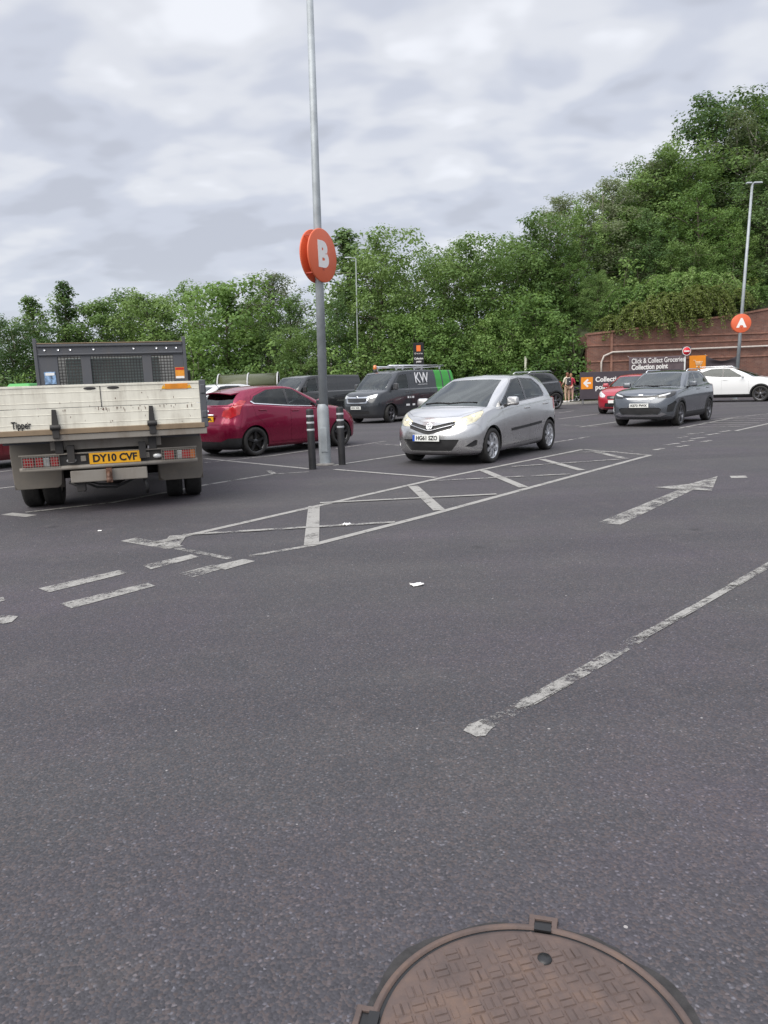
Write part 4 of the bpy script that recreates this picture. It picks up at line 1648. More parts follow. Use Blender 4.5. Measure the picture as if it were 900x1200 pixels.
    b.cut('grille', 'front', [(-.1, .538), (0, .534), (.10, .55), (.40, .63), (.47, .735), (.40, .738), (.12, .680), (0, .668), (-.1, .672)], .1, (2, 6))
    b.cut('lower_grille', 'front', [(-.1, .245), (.40, .25), (.50, .37), (.54, .445), (-.1, .45)], .1, (0, 4.5))
    b.cut('fog_recess', 28, [(.25, .33), (.42, .43), (.46, .42), (.45, .345), (.38, .32)], .1, (0, 4.5))
    b.cut('tail_light', 140, [(1.12, .80), (1.11, .98), (1.24, 1.04), (1.50, 1.0), (1.54, .84), (1.40, .78)], .1, (3, rb + .2))
    for x in (0, -2.51):
        b.cut('arch', 'side', arch_poly(x, .295, A), .12, (0, 6))
    root = thing('silver_hatchback', 'silver five-door hatchback with hazed headlamps parked across the hatched bay', 'car', (0, 0, 0))
    P = paint('silver_paint', (0.56, 0.56, 0.56), .85, .22, 1.0, .35)
    std_parts(b, root, P, handles=(('door', -1.40, .885), ('door_rear', -2.28, .915)), lamp='lamp_hazed', grille='black_plastic')
    belly(root, .45, -2.85, .52)
    arch_liners(root, (0, -2.51), A, .835, zc=.295)
    for x in (0, -2.51):
        for y in (.735, -.735):
            wheel(root, x, y, .300, .185, M['alloy'], 'spoke8', .72)
    cabin(root, -1.25, -2.15, .30, .62, 1.02, dashx=-.42)
    for sgn in (1, -1):
        p, n = b.at('side', -.60, .965)
        mirror_glass(root, (p[0], sgn * (p[1] + .045), p[2] + .035), sgn, P)
    # lamp reflectors behind the lens are seen as bright bowls at its surface
    for sgn in (1, -1):
        for (a, z, r) in ((-.07, .71, .045), (.09, .765, .055), (.24, .825, .04)):
            p, n = b.at(42, a, z)
            q = Vector((p[0] - n[0] * r * .86, sgn * (p[1] - n[1] * r * .86), p[2] - n[2] * r * .86))
            MB().sphere(q, r, 14, 10).build('lamp_reflector', M['chrome'], root)
    for dz, rr in ((0, .009),):
        pts = []
        for q in range(-10, 11):
            y = .43 * q / 10
            z = .598 + dz + .235 * max(0, abs(y) - .03)
            p, n = b.at('front', y, z)
            pts.append((p[0] + .004, y, z))
        MB().tube(pts, rr, 8).build('grille_bar', M['alloy'], root)
    p, n = b.at('front', 0, .505)
    plate(root, 'HG61 SZO', (p[0] + .014, -.035, .475), 0, False, tilt=R_(-4))
    p, n = b.at('front', 0, .66)
    bd = MB()
    bd.lathe([(.058, 0), (.064, .006), (.058, .012), (.050, .008)], 28, 'X')
    bd.lathe([(.0, .004), (.05, .004)], 28, 'X')
    for (ry, rz, cz) in ((.018, .05, 0), (.046, .02, .016)):
        bd.tube([(.012, ry * math.cos(2 * math.pi * k / 20), cz + rz * math.sin(2 * math.pi * k / 20)) for k in range(21)], .005, 6, cap=False)
    bd.build('badge', M['chrome'], root, (p[0] + .004, 0, .668), (0, R_(-18), 0))
    for (y0, y1) in ((-.48, .05), (.02, .52)):
        pa, na = b.at('front', y0, 1.03)
        pb, nb_ = b.at('front', y1, 1.04)
        MB().tube([(pa[0] + .03, y0, 1.02), ((pa[0] + pb[0]) / 2 + .03, (y0 + y1) / 2, 1.04), (pb[0] + .03, y1, 1.03)], .012, 6).build('wiper', M['black_plastic'], root)
    MB().tube([(-2.45, 0, 1.485), (-2.62, 0, 1.62)], .006, 6).build('aerial', M['black_plastic'], root)
    return root


def make_red_fast_hatch():
    """dark red five-door with a rising waist and black wheels"""
    b = Body([
        Ring('L', .60, .48, 2.6, -3.02, .40, 2.6, .76, .16, tf=.03, tr=.03),
        Ring('L', .74, .55, 2.4, -3.12, .42, 2.5, .815, .22, tf=.03, tr=.03),
        Ring('L', .785, .58, 2.3, -3.165, .45, 2.4, .842, [(.78, .38), (-.4, .40), (-3.16, .42)], tf=.03, tr=.03),
        Ring('L', .77, .58, 2.3, -3.165, .45, 2.4, .861, [(.78, .54), (-.4, .58), (-3.16, .62)], tf=.03, tr=.03),
        Ring('L', .73, .58, 2.3, -3.10, .45, 2.3, .858, [(.73, .64), (0, .75), (-.6, .80), (-3.1, .84)], tf=.04, tr=.04),
        Ring('L', .67, .58, 2.2, -3.06, .45, 2.3, .838, [(.67, .70), (.3, .81), (-.1, .88), (-.6, .92), (-1.6, .98), (-2.6, 1.06), (-3.05, 1.05)], tf=.06, tr=.06),
    ], (
        Ring('U', -.02, .55, 2.1, -3.0, .40, 2.5, .785, [(-.02, .99), (-.58, .955), (-1.5, 1.015), (-2.5, 1.10), (-3.0, 1.08)], tr=.08),
        Ring('U', -1.08, .24, 2.3, -2.70, .30, 2.5, .575, [(-1.08, 1.385), (-1.6, 1.44), (-2.0, 1.435), (-2.70, 1.355)], tr=.08),
    ), hood=(.04, .75), crown=.035, res=.020)
    rb, rt = b.r_base, b.r_top
    A = .350
    b.cut('bonnet', 'top', [(.63, -.1), (.61, .22), (.54, .45), (.40, .60), (.05, .71), (-.46, .70), (-.32, .60), (-.12, .40), (-.06, .2), (-.045, -.1)], .2, (3, rb))
    b.cut('front_bumper', 'side', [(1, -.2), (1, .62), (.58, .62), (.42, .66), (.36, .42), (.36, -.2)], -1.1, (0, 5.2))
    b.cut('rear_bumper', 'side', [(-2.80, -.2), (-2.78, .58), (-2.95, .66), (-3.3, .68), (-3.3, -.2)], -1.1, (0, 6))
    b.cut('tailgate', 'rear', [(-.1, .69), (.50, .69), (.56, .85), (.60, 1.06), (.50, 1.33), (-.1, 1.36)], .12)
    b.cut('windscreen', 'front', [(-.1, 1.01), (.3, 1.005), (.55, .995), (.69, .985), (.50, 1.365), (.3, 1.378), (-.1, 1.385)], .2, (rb, rt))
    b.cut('rear_window', 'rear', [(-.1, 1.09), (.50, 1.09), (.58, 1.13), (.49, 1.325), (-.1, 1.34)], .1, (rb, rt))
    b.cut('door', 'side', [(-.50, .90), (-.62, 1.0), (-1.25, 1.385), (-1.50, 1.42), (-1.52, 1.0), (-1.52, .27), (-.45, .25), (-.42, .50), (-.44, .80)], .15, (.8, rt + .15))
    b.cut('door_rear', 'side', [(-1.52, .27), (-1.52, 1.0), (-1.50, 1.42), (-2.05, 1.40), (-2.42, 1.27), (-2.50, 1.12), (-2.45, .85), (-2.28, .70), (-2.14, .52), (-2.06, .27)], .15, (.8, rt + .15))
    b.cut('pillar', 'side', [(-.60, .975), (-1.27, 1.375), (-1.52, 1.395), (-2.0, 1.375), (-2.36, 1.25), (-2.46, 1.155), (-2.40, 1.095), (-1.5, 1.02), (-.72, .975)], .15, (rb - .2, rt + .1))
    b.cut('side_window', 'side', [(-.70, .99), (-1.27, 1.355), (-1.465, 1.375), (-1.465, 1.03), (-.80, .985)], .15, (rb - .2, rt))
    b.cut('side_window_rear', 'side', [(-1.54, 1.035), (-1.54, 1.378), (-1.98, 1.358), (-2.33, 1.235), (-2.42, 1.15), (-2.36, 1.105)], .15, (rb - .2, rt))
    b.cut('moulding', 'side', [(-.62, .955), (-.62, .972), (-1.5, 1.02), (-1.5, 1.003)], .15)
    b.cut('moulding_rear', 'side', [(-1.5, 1.003), (-1.5, 1.02), (-2.42, 1.097), (-2.48, 1.155), (-2.50, 1.15), (-2.44, 1.082)], .15)
    b.cut('headlight', 40, [(-.17, .60), (-.10, .70), (.10, .78), (.36, .86), (.43, .87), (.36, .77), (.20, .66), (.0, .60)], .1, (2, 7.2))
    b.cut('grille', 'front', [(-.1, .60), (.40, .60), (.44, .655), (-.1, .665)], .1, (2, 6))
    b.cut('lower_grille', 'front', [(-.1, .22), (.46, .24), (.40, .46), (-.1, .48)], .1, (0, 4.5))
    b.cut('tail_light', 150, [(1.14, .86), (.95, .80), (.74, .89), (.69, 1.16), (.80, 1.18), (.92, 1.05), (1.10, .97)], .1, (3, rb + 1.2))
    b.cut('sill', 'rear', [(-.1, .15), (.9, .15), (.9, .40), (.62, .40), (.45, .33), (-.1, .33)], .1, (0, 3), only=('rear_bumper',))
    for x in (0, -2.489):
        b.cut('arch', 'side', arch_poly(x, .30, A), .12, (0, 6))
    root = thing('red_hatchback', 'dark red five-door hatchback with black wheels parked behind the lamp post', 'car')
    P = paint('red_paint', (0.235, 0.004, 0.040), .45, .24, .6, .2)
    std_parts(b, root, P, handles=(('door', -1.38, .90), ('door_rear', -2.26, .96)), moulding='chrome', rear_glass='glass_dark')
    belly(root, .45, -2.9, .52)
    arch_liners(root, (0, -2.489), A, .85)
    for x in (0, -2.489):
        for y in (.75, -.75):
            wheel(root, x, y, .305, .195, M['alloy_black'], 'star5', .73)
    cabin(root, -1.25, -2.15, .30, .62, 1.0, dashx=-.48)
    for sgn in (1, -1):
        p, n = b.at('side', -.68, .98)
        mirror_glass(root, (p[0], sgn * (p[1] + .045), p[2] + .035), sgn, P)
    sp_ = MB()
    vs = []
    for i in range(13):
        y = -.52 + 1.04 * i / 12
        q = (y / .52) ** 2
        for (x, z) in ((-2.58, 1.395), (-2.93 + .10 * q, 1.352), (-2.92 + .10 * q, 1.325), (-2.60, 1.355)):
            vs.append((x, y * (1 if x > -2.7 else .95), z - .045 * q))
    sp_.add(vs, [(4 * i + a_, 4 * i + (a_ + 1) % 4, 4 * i + 4 + (a_ + 1) % 4, 4 * i + 4 + a_) for i in range(12) for a_ in range(4)] + [(0, 1, 2, 3), (48, 51, 50, 49)])
    sp_.build('spoiler', P, root, bevel=.008)
    p, n = b.at('rear', 0, .80)
    plate(root, 'BXR', (p[0] - .014, 0, .80), R_(180), True, blue=False, size=.085)
    MB().tube([(p[0] - .01, -.28, .885), (p[0] - .02, 0, .89), (p[0] - .01, .28, .885)], .016, 8).build('tailgate_strip', M['chrome'], root)
    MB().sphere((0, 0, 0), (.012, .07, .03), 18, 8).build('badge', M['chrome'], root, (p[0] + .02, 0, .96))
    MB().tube([(-2.72, 0, 1.40), (-2.86, 0, 1.56)], .006, 6).build('aerial', M['black_plastic'], root)
    return root


def make_grey_crossover():
    b = Body([
        Ring('L', .66, .46, 3.0, -3.16, .40, 3.0, .80, .20, tf=.02, tr=.02),
        Ring('L', .79, .50, 3.0, -3.26, .42, 3.0, .85, .29, tf=.02, tr=.02),
        Ring('L', .83, .52, 2.9, -3.30, .42, 3.0, .868, [(.83, .44), (-.4, .46), (-3.3, .48)], tf=.02, tr=.02),
        Ring('L', .82, .52, 2.9, -3.30, .42, 3.0, .880, [(.82, .64), (-.4, .64), (-3.3, .66)], tf=.02, tr=.02),
        Ring('L', .78, .50, 2.9, -3.25, .42, 3.0, .878, [(.78, .78), (0, .83), (-.6, .85), (-3.2, .90)], tf=.02, tr=.02),
        Ring('L', .72, .50, 2.8, -3.22, .42, 3.0, .860, [(.72, .875), (.3, .93), (-.1, .97), (-.6, .99), (-1.6, 1.02), (-3.2, 1.07)], tf=.03, tr=.03),
    ], (
        Ring('U', -.10, .45, 2.3, -3.10, .38, 2.8, .79, [(-.10, 1.06), (-.55, 1.02), (-1.5, 1.05), (-2.6, 1.11), (-3.10, 1.12)], tr=.05),
        Ring('U', -1.0, .20, 2.5, -2.85, .26, 2.8, .60, [(-1.0, 1.43), (-1.5, 1.48), (-2.1, 1.475), (-2.85, 1.42)], tr=.05),
    ), hood=(.03, .6), crown=.03, res=.024)
    rb, rt = b.r_base, b.r_top
    A = .375
    b.cut('bonnet', 'top', [(.70, -.1), (.69, .30), (.62, .58), (.40, .72), (.0, .76), (-.48, .70), (-.34, .60), (-.17, .40), (-.13, .2), (-.12, -.1)], .25, (4, rb))
    b.cut('front_bumper', 'side', [(1, -.2), (1, .80), (.60, .80), (.45, .72), (.40, .45), (.40, -.2)], -1.1, (0, 5.2))
    b.cut('rear_bumper', 'side', [(-2.95, -.2), (-2.93, .62), (-3.1, .68), (-3.5, .70), (-3.5, -.2)], -1.1, (0, 6))
    b.cut('windscreen', 'front', [(-.1, 1.075), (.3, 1.07), (.55, 1.06), (.70, 1.045), (.53, 1.41), (.3, 1.423), (-.1, 1.43)], .2, (rb, rt))
    b.cut('rear_window', 'rear', [(-.1, 1.14), (.50, 1.13), (.58, 1.17), (.49, 1.38), (-.1, 1.395)], .1, (rb, rt))
    b.cut('door', 'side', [(-.52, .98), (-.66, 1.07), (-1.22, 1.43), (-1.55, 1.465), (-1.56, 1.0), (-1.55, .33), (-.46, .31), (-.44, .60), (-.46, .85)], .15, (.8, rt + .15))
    b.cut('door_rear', 'side', [(-1.55, .33), (-1.56, 1.0), (-1.55, 1.465), (-2.15, 1.45), (-2.48, 1.32), (-2.58, 1.10), (-2.55, .90), (-2.36, .75), (-2.22, .58), (-2.14, .33)], .15, (.8, rt + .15))
    b.cut('pillar', 'side', [(-.66, 1.05), (-1.24, 1.42), (-1.55, 1.445), (-2.13, 1.43), (-2.42, 1.31), (-2.50, 1.12), (-1.5, 1.055)], .15, (rb - .2, rt + .1))
    b.cut('side_window', 'side', [(-.76, 1.07), (-1.25, 1.40), (-1.50, 1.42), (-1.50, 1.075)], .15, (rb - .2, rt))
    b.cut('side_window_rear', 'side', [(-1.60, 1.08), (-1.60, 1.42), (-2.11, 1.405), (-2.37, 1.30), (-2.44, 1.145)], .15, (rb - .2, rt))
    b.cut('headlight_bezel', 40, [(-.12, .77), (-.13, .86), (.05, .90), (.34, .95), (.42, .94), (.34, .85), (.15, .78)], .1, (3, 7.2))
    b.cut('headlight', 40, [(-.08, .82), (-.08, .85), (.05, .88), (.22, .915), (.22, .89), (.10, .85)], .1, (3, 7.2))
    b.cut('grille', 'front', [(-.1, .735), (.36, .755), (.46, .82), (.42, .845), (.20, .835), (-.1, .835)], .1, (2, 6))
    b.cut('lower_grille', 'front', [(-.1, .335), (.50, .345), (.58, .47), (.52, .52), (-.1, .52)], .1, (0, 4.5))
    b.cut('grille_bar', 'front', [(-.1, .742), (.35, .762), (.40, .79), (.36, .785), (-.1, .762)], .1, (2, 6))
    b.cut('skid', 'front', [(-.1, .285), (.56, .29), (.70, .35), (.58, .40), (.50, .335), (-.1, .325)], .1, (0, 3.5))
    b.cut('fog_recess', 30, [(.26, .40), (.46, .42), (.55, .66), (.48, .68), (.28, .58)], .05, (0, 4.5))
    b.cut('tail_light', 145, [(1.03, .86), (1.03, 1.02), (1.30, 1.04), (1.5, .98), (1.48, .88)], .1, (3, rb + .2))
    for x in (0, -2.58):
        b.cut('cladding', 'side', arch_poly(x, .315, A + .06), .12, (0, 6), only=('body', 'front_bumper', 'rear_bumper', 'door_rear', 'door'))
    b.cut('sill', 'side', [(-.35, -.2), (-.35, .36), (-2.25, .36), (-2.25, -.2)], .1, (0, 4), only=('body', 'door', 'door_rear', 'cladding'))
    for x in (0, -2.58):
        b.cut('arch', 'side', arch_poly(x, .315, A), .12, (0, 6))
    root = thing('grey_crossover', 'dark grey crossover with silver roof rails and front skid plate', 'car')
    P = paint('slate_paint', (0.115, 0.127, 0.145), .65, .22, 1.0, .2)
    std_parts(b, root, P, handles=(('door', -1.40, .95), ('door_rear', -2.36, .97)), rear_glass='glass_dark')
    belly(root, .45, -2.95, .54, .22)
    arch_liners(root, (0, -2.58), A, .868, zc=.315)
    for x in (0, -2.58):
        for y in (.765, -.765):
            wheel(root, x, y, .325, .205, M['alloy_dark'], 'split5', .72)
    cabin(root, -1.25, -2.15, .38, .62, 1.05, dashx=-.5)
    for sgn in (1, -1):
        p, n = b.at('side', -.72, 1.05)
        mirror_glass(root, (p[0], sgn * (p[1] + .045), p[2] + .03), sgn, P)
        MB().tube([(-1.25, sgn * .575, 1.46), (-1.40, sgn * .575, 1.52), (-2.4, sgn * .57, 1.525), (-2.62, sgn * .56, 1.47)], .017, 8).build('roof_rail', M['chrome'], root)
    p, n = b.at('front', 0, .60)
    plate(root, 'KS73 FWX', (p[0] + .016, 0, .585), 0, blue=False, size=.085)
    p, n = b.at('front', 0, .86)
    MB().sphere((0, 0, 0), (.010, .08, .026), 18, 8).build('badge', M['chrome'], root, (p[0] + .002, 0, .865), (0, R_(-30), 0))
    for (y0, y1) in ((-.48, .05), (.02, .52)):
        pa, na = b.at('front', (y0 + y1) / 2, 1.09)
        MB().tube([(pa[0] + .03, y0, 1.085), (pa[0] + .045, (y0 + y1) / 2, 1.10), (pa[0] + .03, y1, 1.09)], .012, 6).build('wiper', M['black_plastic'], root)
    return root


def make_plain_car(name, label, cat, pmat, k=(1, 1, 1), rim='alloy', style='split5', suv=False, lampm='lamp_clear', group=None, fplate='', dark=True, rails=False, res=.034, side='glass'):
    """simpler bodies for the cars farther off; k scales length, width, height"""
    kx, ky, kz = k
    H = kz
    def Z(a):
        return [(x * kx, z * H) for x, z in a] if isinstance(a, list) else a * H
    def Rg(kind, xf, cf, nf, xr, cr, nr, w, z, **q):
        return Ring(kind, xf * kx, cf * kx, nf, xr * kx, cr * kx, nr, w * ky, Z(z), **q)
    s = .06 if suv else 0
    b = Body([
        Rg('L', .62, .48, 2.6, -3.02, .40, 2.6, .77, .17 + s, tf=.03, tr=.03),
        Rg('L', .76, .55, 2.5, -3.12, .42, 2.6, .82, .25 + s, tf=.03, tr=.03),
        Rg('L', .80, .57, 2.4, -3.16, .44, 2.6, .845, .42 + s, tf=.03, tr=.03),
        Rg('L', .79, .57, 2.4, -3.15, .44, 2.6, .860, .60 + s, tf=.03, tr=.03),
        Rg('L', .75, .57, 2.4, -3.08, .44, 2.5, .855, [(.75, .68 + s), (-.4, .79 + s), (-3.1, .85 + s)], tf=.04, tr=.04),
        Rg('L', .69, .57, 2.3, -3.04, .44, 2.5, .838, [(.69, .75 + s), (.2, .86 + s), (-.5, .93 + s), (-1.6, .985 + s), (-3.05, 1.05 + s)], tf=.05, tr=.05),
    ], (
        Rg('U', -.05, .52, 2.2, -2.98, .40, 2.6, .785, [(-.05, 1.01 + s), (-.57, .98 + s), (-1.5, 1.02 + s), (-2.98, 1.09 + s)], tr=.06),
        Rg('U', -1.08, .24, 2.4, -2.70, .30, 2.6, .585, [(-1.08, 1.39 + s), (-1.6, 1.445 + s), (-2.0, 1.445 + s), (-2.70, 1.38 + s)], tr=.06),
    ), hood=(.035, .7), crown=.035, res=res)
    rb, rt = b.r_base, b.r_top
    def C(nm, proj, poly, *a, **q):
        if proj == 'side':
            poly = [(x * kx, (z + (s if z > .3 else 0)) * H) for x, z in poly]
        elif proj == 'top':
            poly = [(x * kx, y * ky) for x, y in poly]
        elif proj in ('front', 'rear'):
            poly = [(y * ky, (z + s) * H) for y, z in poly]
        else:
            poly = [(x * (kx + ky) / 2, (z + s) * H) for x, z in poly]
        b.cut(nm, proj, poly, *a, **q)
    A = .36 * H + s * .4
    zc = .31 * H + s * .5
    wb = -2.52 * kx
    C('bonnet', 'top', [(.64, -.1), (.62, .25), (.54, .48), (.38, .62), (.05, .71), (-.46, .70), (-.32, .60), (-.13, .40), (-.08, .2), (-.07, -.1)], .2, (3, rb))
    C('front_bumper', 'side', [(1, -.2), (1, .66), (.58, .66), (.42, .66), (.38, .42), (.38, -.2)], -1.1, (0, 5.2))
    C('rear_bumper', 'side', [(-2.85, -.2), (-2.83, .56), (-2.95, .62), (-3.3, .64), (-3.3, -.2)], -1.1, (0, 6))
    C('windscreen', 'front', [(-.1, 1.03), (.3, 1.025), (.55, 1.015), (.685, 1.005), (.51, 1.37), (.3, 1.383), (-.1, 1.39)], .2, (rb, rt))
    C('tailgate', 'rear', [(-.1, .67), (.50, .67), (.56, .85), (.62, 1.06), (.51, 1.35), (-.1, 1.375)], .12)
    C('rear_window', 'rear', [(-.1, 1.11), (.50, 1.10), (.58, 1.14), (.49, 1.34), (-.1, 1.355)], .1, (rb, rt))
    C('door', 'side', [(-.50, .92), (-.64, 1.02), (-1.25, 1.395), (-1.50, 1.425), (-1.52, 1.0), (-1.52, .27), (-.46, .25), (-.44, .50), (-.46, .80)], .15, (.8, rt + .15))
    C('door_rear', 'side', [(-1.52, .27), (-1.52, 1.0), (-1.50, 1.425), (-2.05, 1.415), (-2.42, 1.28), (-2.50, 1.10), (-2.46, .85), (-2.30, .72), (-2.16, .52), (-2.08, .27)], .15, (.8, rt + .15))
    C('pillar', 'side', [(-.66, 1.0), (-1.27, 1.385), (-1.52, 1.405), (-2.0, 1.395), (-2.38, 1.265), (-2.46, 1.11), (-1.5, 1.02)], .15, (rb - .2, rt + .1))
    C('side_window', 'side', [(-.74, 1.02), (-1.27, 1.362), (-1.465, 1.38), (-1.465, 1.045)], .15, (rb - .2, rt))
    C('side_window_rear', 'side', [(-1.54, 1.05), (-1.54, 1.383), (-1.98, 1.373), (-2.34, 1.25), (-2.41, 1.125)], .15, (rb - .2, rt))
    C('headlight', 40, [(-.13, .64), (-.10, .72), (.08, .79), (.34, .87), (.42, .88), (.34, .78), (.18, .68), (.0, .635)], .1, (2, 7.2))
    C('grille', 'front', [(-.1, .56), (.30, .57), (.36, .66), (.30, .69), (-.1, .69)], .1, (2, 6))
    C('lower_grille', 'front', [(-.1, .25), (.44, .27), (.40, .42), (-.1, .43)], .1, (0, 4.5))
    C('tail_light', 150, [(1.08, .84), (.95, .80), (.80, .86), (.76, 1.04), (.84, 1.07), (.95, 1.02), (1.06, .95)], .1, (3, rb + .5))
    if suv:
        for x in (0, wb):
            b.cut('cladding', 'side', arch_poly(x, zc, A + .055), .12, (0, 6))
        b.cut('sill', 'side', [(-.35 * kx, -.2), (-.35 * kx, .36), (-2.2 * kx, .36), (-2.2 * kx, -.2)], .1, (0, 4))
    for x in (0, wb):
        b.cut('arch', 'side', arch_poly(x, zc, A), .12, (0, 6))
    root = thing(name, label, cat, group=group)
    std_parts(b, root, pmat, handles=(('door', -1.38 * kx, (.91 + s) * H), ('door_rear', -2.28 * kx, (.95 + s) * H)), rear_glass='glass_dark' if dark else 'glass', glass=side, lamp=lampm)
    belly(root, .45 * kx, -2.9 * kx, .52 * ky, .2, .5)
    arch_liners(root, (0, wb), A, .848 * ky, zc=zc)
    for x in (0, wb):
        for y in (.75 * ky, -.75 * ky):
            wheel(root, x, y, zc, .205, M[rim], style, .72)
    cabin(root, -1.25 * kx, -2.15 * kx, (.32 + s) * H, .62 * ky, (1.0 + s) * H, dashx=-.5 * kx)
    for sgn in (1, -1):
        p, n = b.at('side', -.70 * kx, (1.0 + s) * H)
        mirror_glass(root, (p[0], sgn * (p[1] + .045), p[2] + .035), sgn, pmat)
        if rails:
            MB().tube([(-1.3 * kx, sgn * .56 * ky, (1.43 + s) * H), (-1.45 * kx, sgn * .56 * ky, (1.50 + s) * H), (-2.4 * kx, sgn * .55 * ky, (1.50 + s) * H), (-2.6 * kx, sgn * .54 * ky, (1.43 + s) * H)], .017, 8).build('roof_rail', M['chrome'], root)
    p, n = b.at('front', 0, (.50 + s) * H)
    plate(root, fplate, (p[0] + .016, 0, (.475 + s) * H), 0, blue=False, size=.085)
    p, n = b.at('rear', 0, (.80 + s) * H)
    plate(root, '', (p[0] - .014, 0, (.78 + s) * H), R_(180), True, blue=False)
    return root


def make_van(kind):
    """kind 'branded': dark van with green rear; kind 'plain': black panel van"""
    plain = kind == 'plain'
    b = Body([
        Ring('L', .74, .40, 3.2, -3.80, .25, 4.0, .88, .19, tf=.03),
        Ring('L', .86, .46, 3.0, -3.90, .25, 4.0, .925, .30, tf=.03),
        Ring('L', .905, .48, 3.0, -3.95, .22, 4.0, .945, .52, tf=.03),
        Ring('L', .90, .48, 3.0, -3.98, .20, 4.5, .952, .74, tf=.03),
        Ring('L', .86, .48, 2.9, -3.98, .20, 4.5, .950, [(.86, .90), (.3, .98), (-.4, 1.04), (-4, 1.06)], tf=.04),
        Ring('L', .79, .48, 2.8, -3.97, .20, 4.5, .935, [(.79, 1.02), (.4, 1.10), (0, 1.15), (-.6, 1.18), (-4, 1.20)], tf=.06),
    ], (
        Ring('U', .34, .42, 2.5, -3.95, .18, 4.5, .90, [(.34, 1.21), (-.10, 1.20), (-.8, 1.22), (-3.95, 1.24)]),
        Ring('U', -.42, .22, 2.8, -3.86, .16, 4.5, .775, [(-.42, 1.82), (-.9, 1.885), (-2, 1.90), (-3.86, 1.88)]),
    ), hood=(.02, .6), crown=.045, res=.028, bulge=.03, roofin=.06, hoodrings=(.15, .5))
    rb, rt = b.r_base, b.r_top
    A = .375
    b.cut('bonnet', 'top', [(.76, -.1), (.75, .35), (.66, .62), (.45, .76), (.02, .80), (.10, .68), (.25, .42), (.30, .2), (.31, -.1)], .2, (3, rb))
    b.cut('front_bumper', 'side', [(1.2, -.2), (1.2, .72), (.62, .72), (.46, .70), (.42, .42), (.42, -.2)], -1.1, (0, 5.2))
    b.cut('rear_bumper', 'side', [(-3.55, -.2), (-3.55, .46), (-4.3, .48), (-4.3, -.2)], -1.1, (0, 6))
    b.cut('windscreen', 'front', [(-.1, 1.235), (.3, 1.23), (.6, 1.225), (.80, 1.22), (.69, 1.775), (.4, 1.795), (-.1, 1.805)], .2, (rb, rt))
    if kind == 'branded':
        b.cut('green', 'side', [(-2.85, -.2), (-2.62, 2.2), (-3.00, 2.2), (-3.20, -.2)], .5)
        b.cut('green', 'side', [(-3.30, -.2), (-3.06, 2.2), (-3.50, 2.2), (-3.72, -.2)], .5)
        b.cut('green', 'side', [(-3.80, -.2), (-3.60, 2.2), (-4.3, 2.2), (-4.3, -.2)], -1.1)
    b.cut('door', 'side', [(-.02, 1.15), (-.10, 1.22), (-.52, 1.80), (-1.05, 1.84), (-1.08, 1.2), (-1.06, .30), (-.44, .28), (-.40, .60), (-.10, .78)], .15, (.8, rt + .15))
    b.cut('door_rear', 'side', [(-1.10, .30), (-1.12, 1.2), (-1.09, 1.86), (-2.25, 1.87), (-2.28, .30)], .15, (.8, rt + .15))
    b.cut('side_window', 'side', [(-.22, 1.24), (-.56, 1.72), (-.99, 1.76), (-1.02, 1.25)], .15, (rb - .3, rt))
    b.cut('headlight', 40, [(-.13, .92), (-.14, 1.0), (.05, 1.03), (.24, 1.08), (.27, 1.06), (.20, .96), (.05, .92)], .1, (3, 7.2))
    b.cut('grille', 'front', [(-.1, .72), (.50, .74), (.60, .95), (.56, 1.0), (-.1, 1.0)], .1, (2, 6.5))
    b.cut('grille_bar', 'front', [(-.1, .925), (.52, .93), (.47, .78), (-.1, .765), (-.1, .74), (.50, .75), (.58, .95), (.55, .985), (-.1, .98)], .1, (2, 6.5))
    b.cut('lower_grille', 'front', [(-.1, .33), (.62, .35), (.60, .46), (-.1, .46)], .1, (0, 4.5))
    b.cut('tail_light', 130, [(2.40, .80), (2.40, 1.15), (2.56, 1.15), (2.56, .80)], .1, (3, rb + .5))
    for x in (0, -3.0):
        b.cut('arch', 'side', arch_poly(x, .34, A), .12, (0, 6))
    if plain:
        root = thing('panel_van', 'plain black panel van standing beyond the dark red hatchback', 'van')
        P = paint('black_van_paint', (0.016, 0.017, 0.019), .2, .22, 1.0, .3)
    else:
        root = thing('liveried_van', 'dark grey van lettered KW with bright green rear and a roof rack', 'van')
        P = paint('graphite_van_paint', (0.032, 0.036, 0.042), .3, .28, .9, .3)
    std_parts(b, root, P, handles=(('door', -.92, 1.10), ('door_rear', -1.25, 1.10)))
    if not plain:
        GP = paint('green_livery', (0.020, 0.33, 0.018), 0, .35, .6, .15)
        b.emit(['green'], 'green_panel', GP, root, gap=0, skirt=.01)
    belly(root, .45, -3.7, .58, .22)
    arch_liners(root, (0, -3.0), A, .93, zc=.34)
    for x in (0, -3.0):
        for y in (.82, -.82):
            wheel(root, x, y, .335, .215, M['alloy_dark'], 'split5', .70, steer=R_(0 if (x < 0 or plain) else 14))
    cabin(root, -.75, -1.6, .62, .70, 1.22, rear=False, dashx=.0)
    MB().box((-1.25, 0, 1.1), (.03, 1.66, 1.4)).build('bulkhead', M['interior'], root)
    for sgn in (1, -1):
        p, n = b.at('side', -.16, 1.20)
        m = MB().box((-.02, sgn * .13, .09), (.10, .17, .24))
        o = m.build('door_mirror', M['black_plastic'] if plain else P, root, (p[0], sgn * (p[1] + .0), p[2] + .03), bevel=.035, seg=3)
        MB().box((-.073, sgn * .13, .09), (.006, .13, .19)).build('mirror_glass', M['chrome'], o)
        MB().tube([(0, -sgn * .03, -.02), (0, sgn * .07, .03)], .025, 8).build('mirror_arm', M['black_plastic'], o)
    p, n = b.at('front', 0, .58)
    plate(root, '' if plain else 'HV21 KWL', (p[0] + .016, 0, .58), 0, blue=False, size=.085)
    p, n = b.at('front', 0, .955)
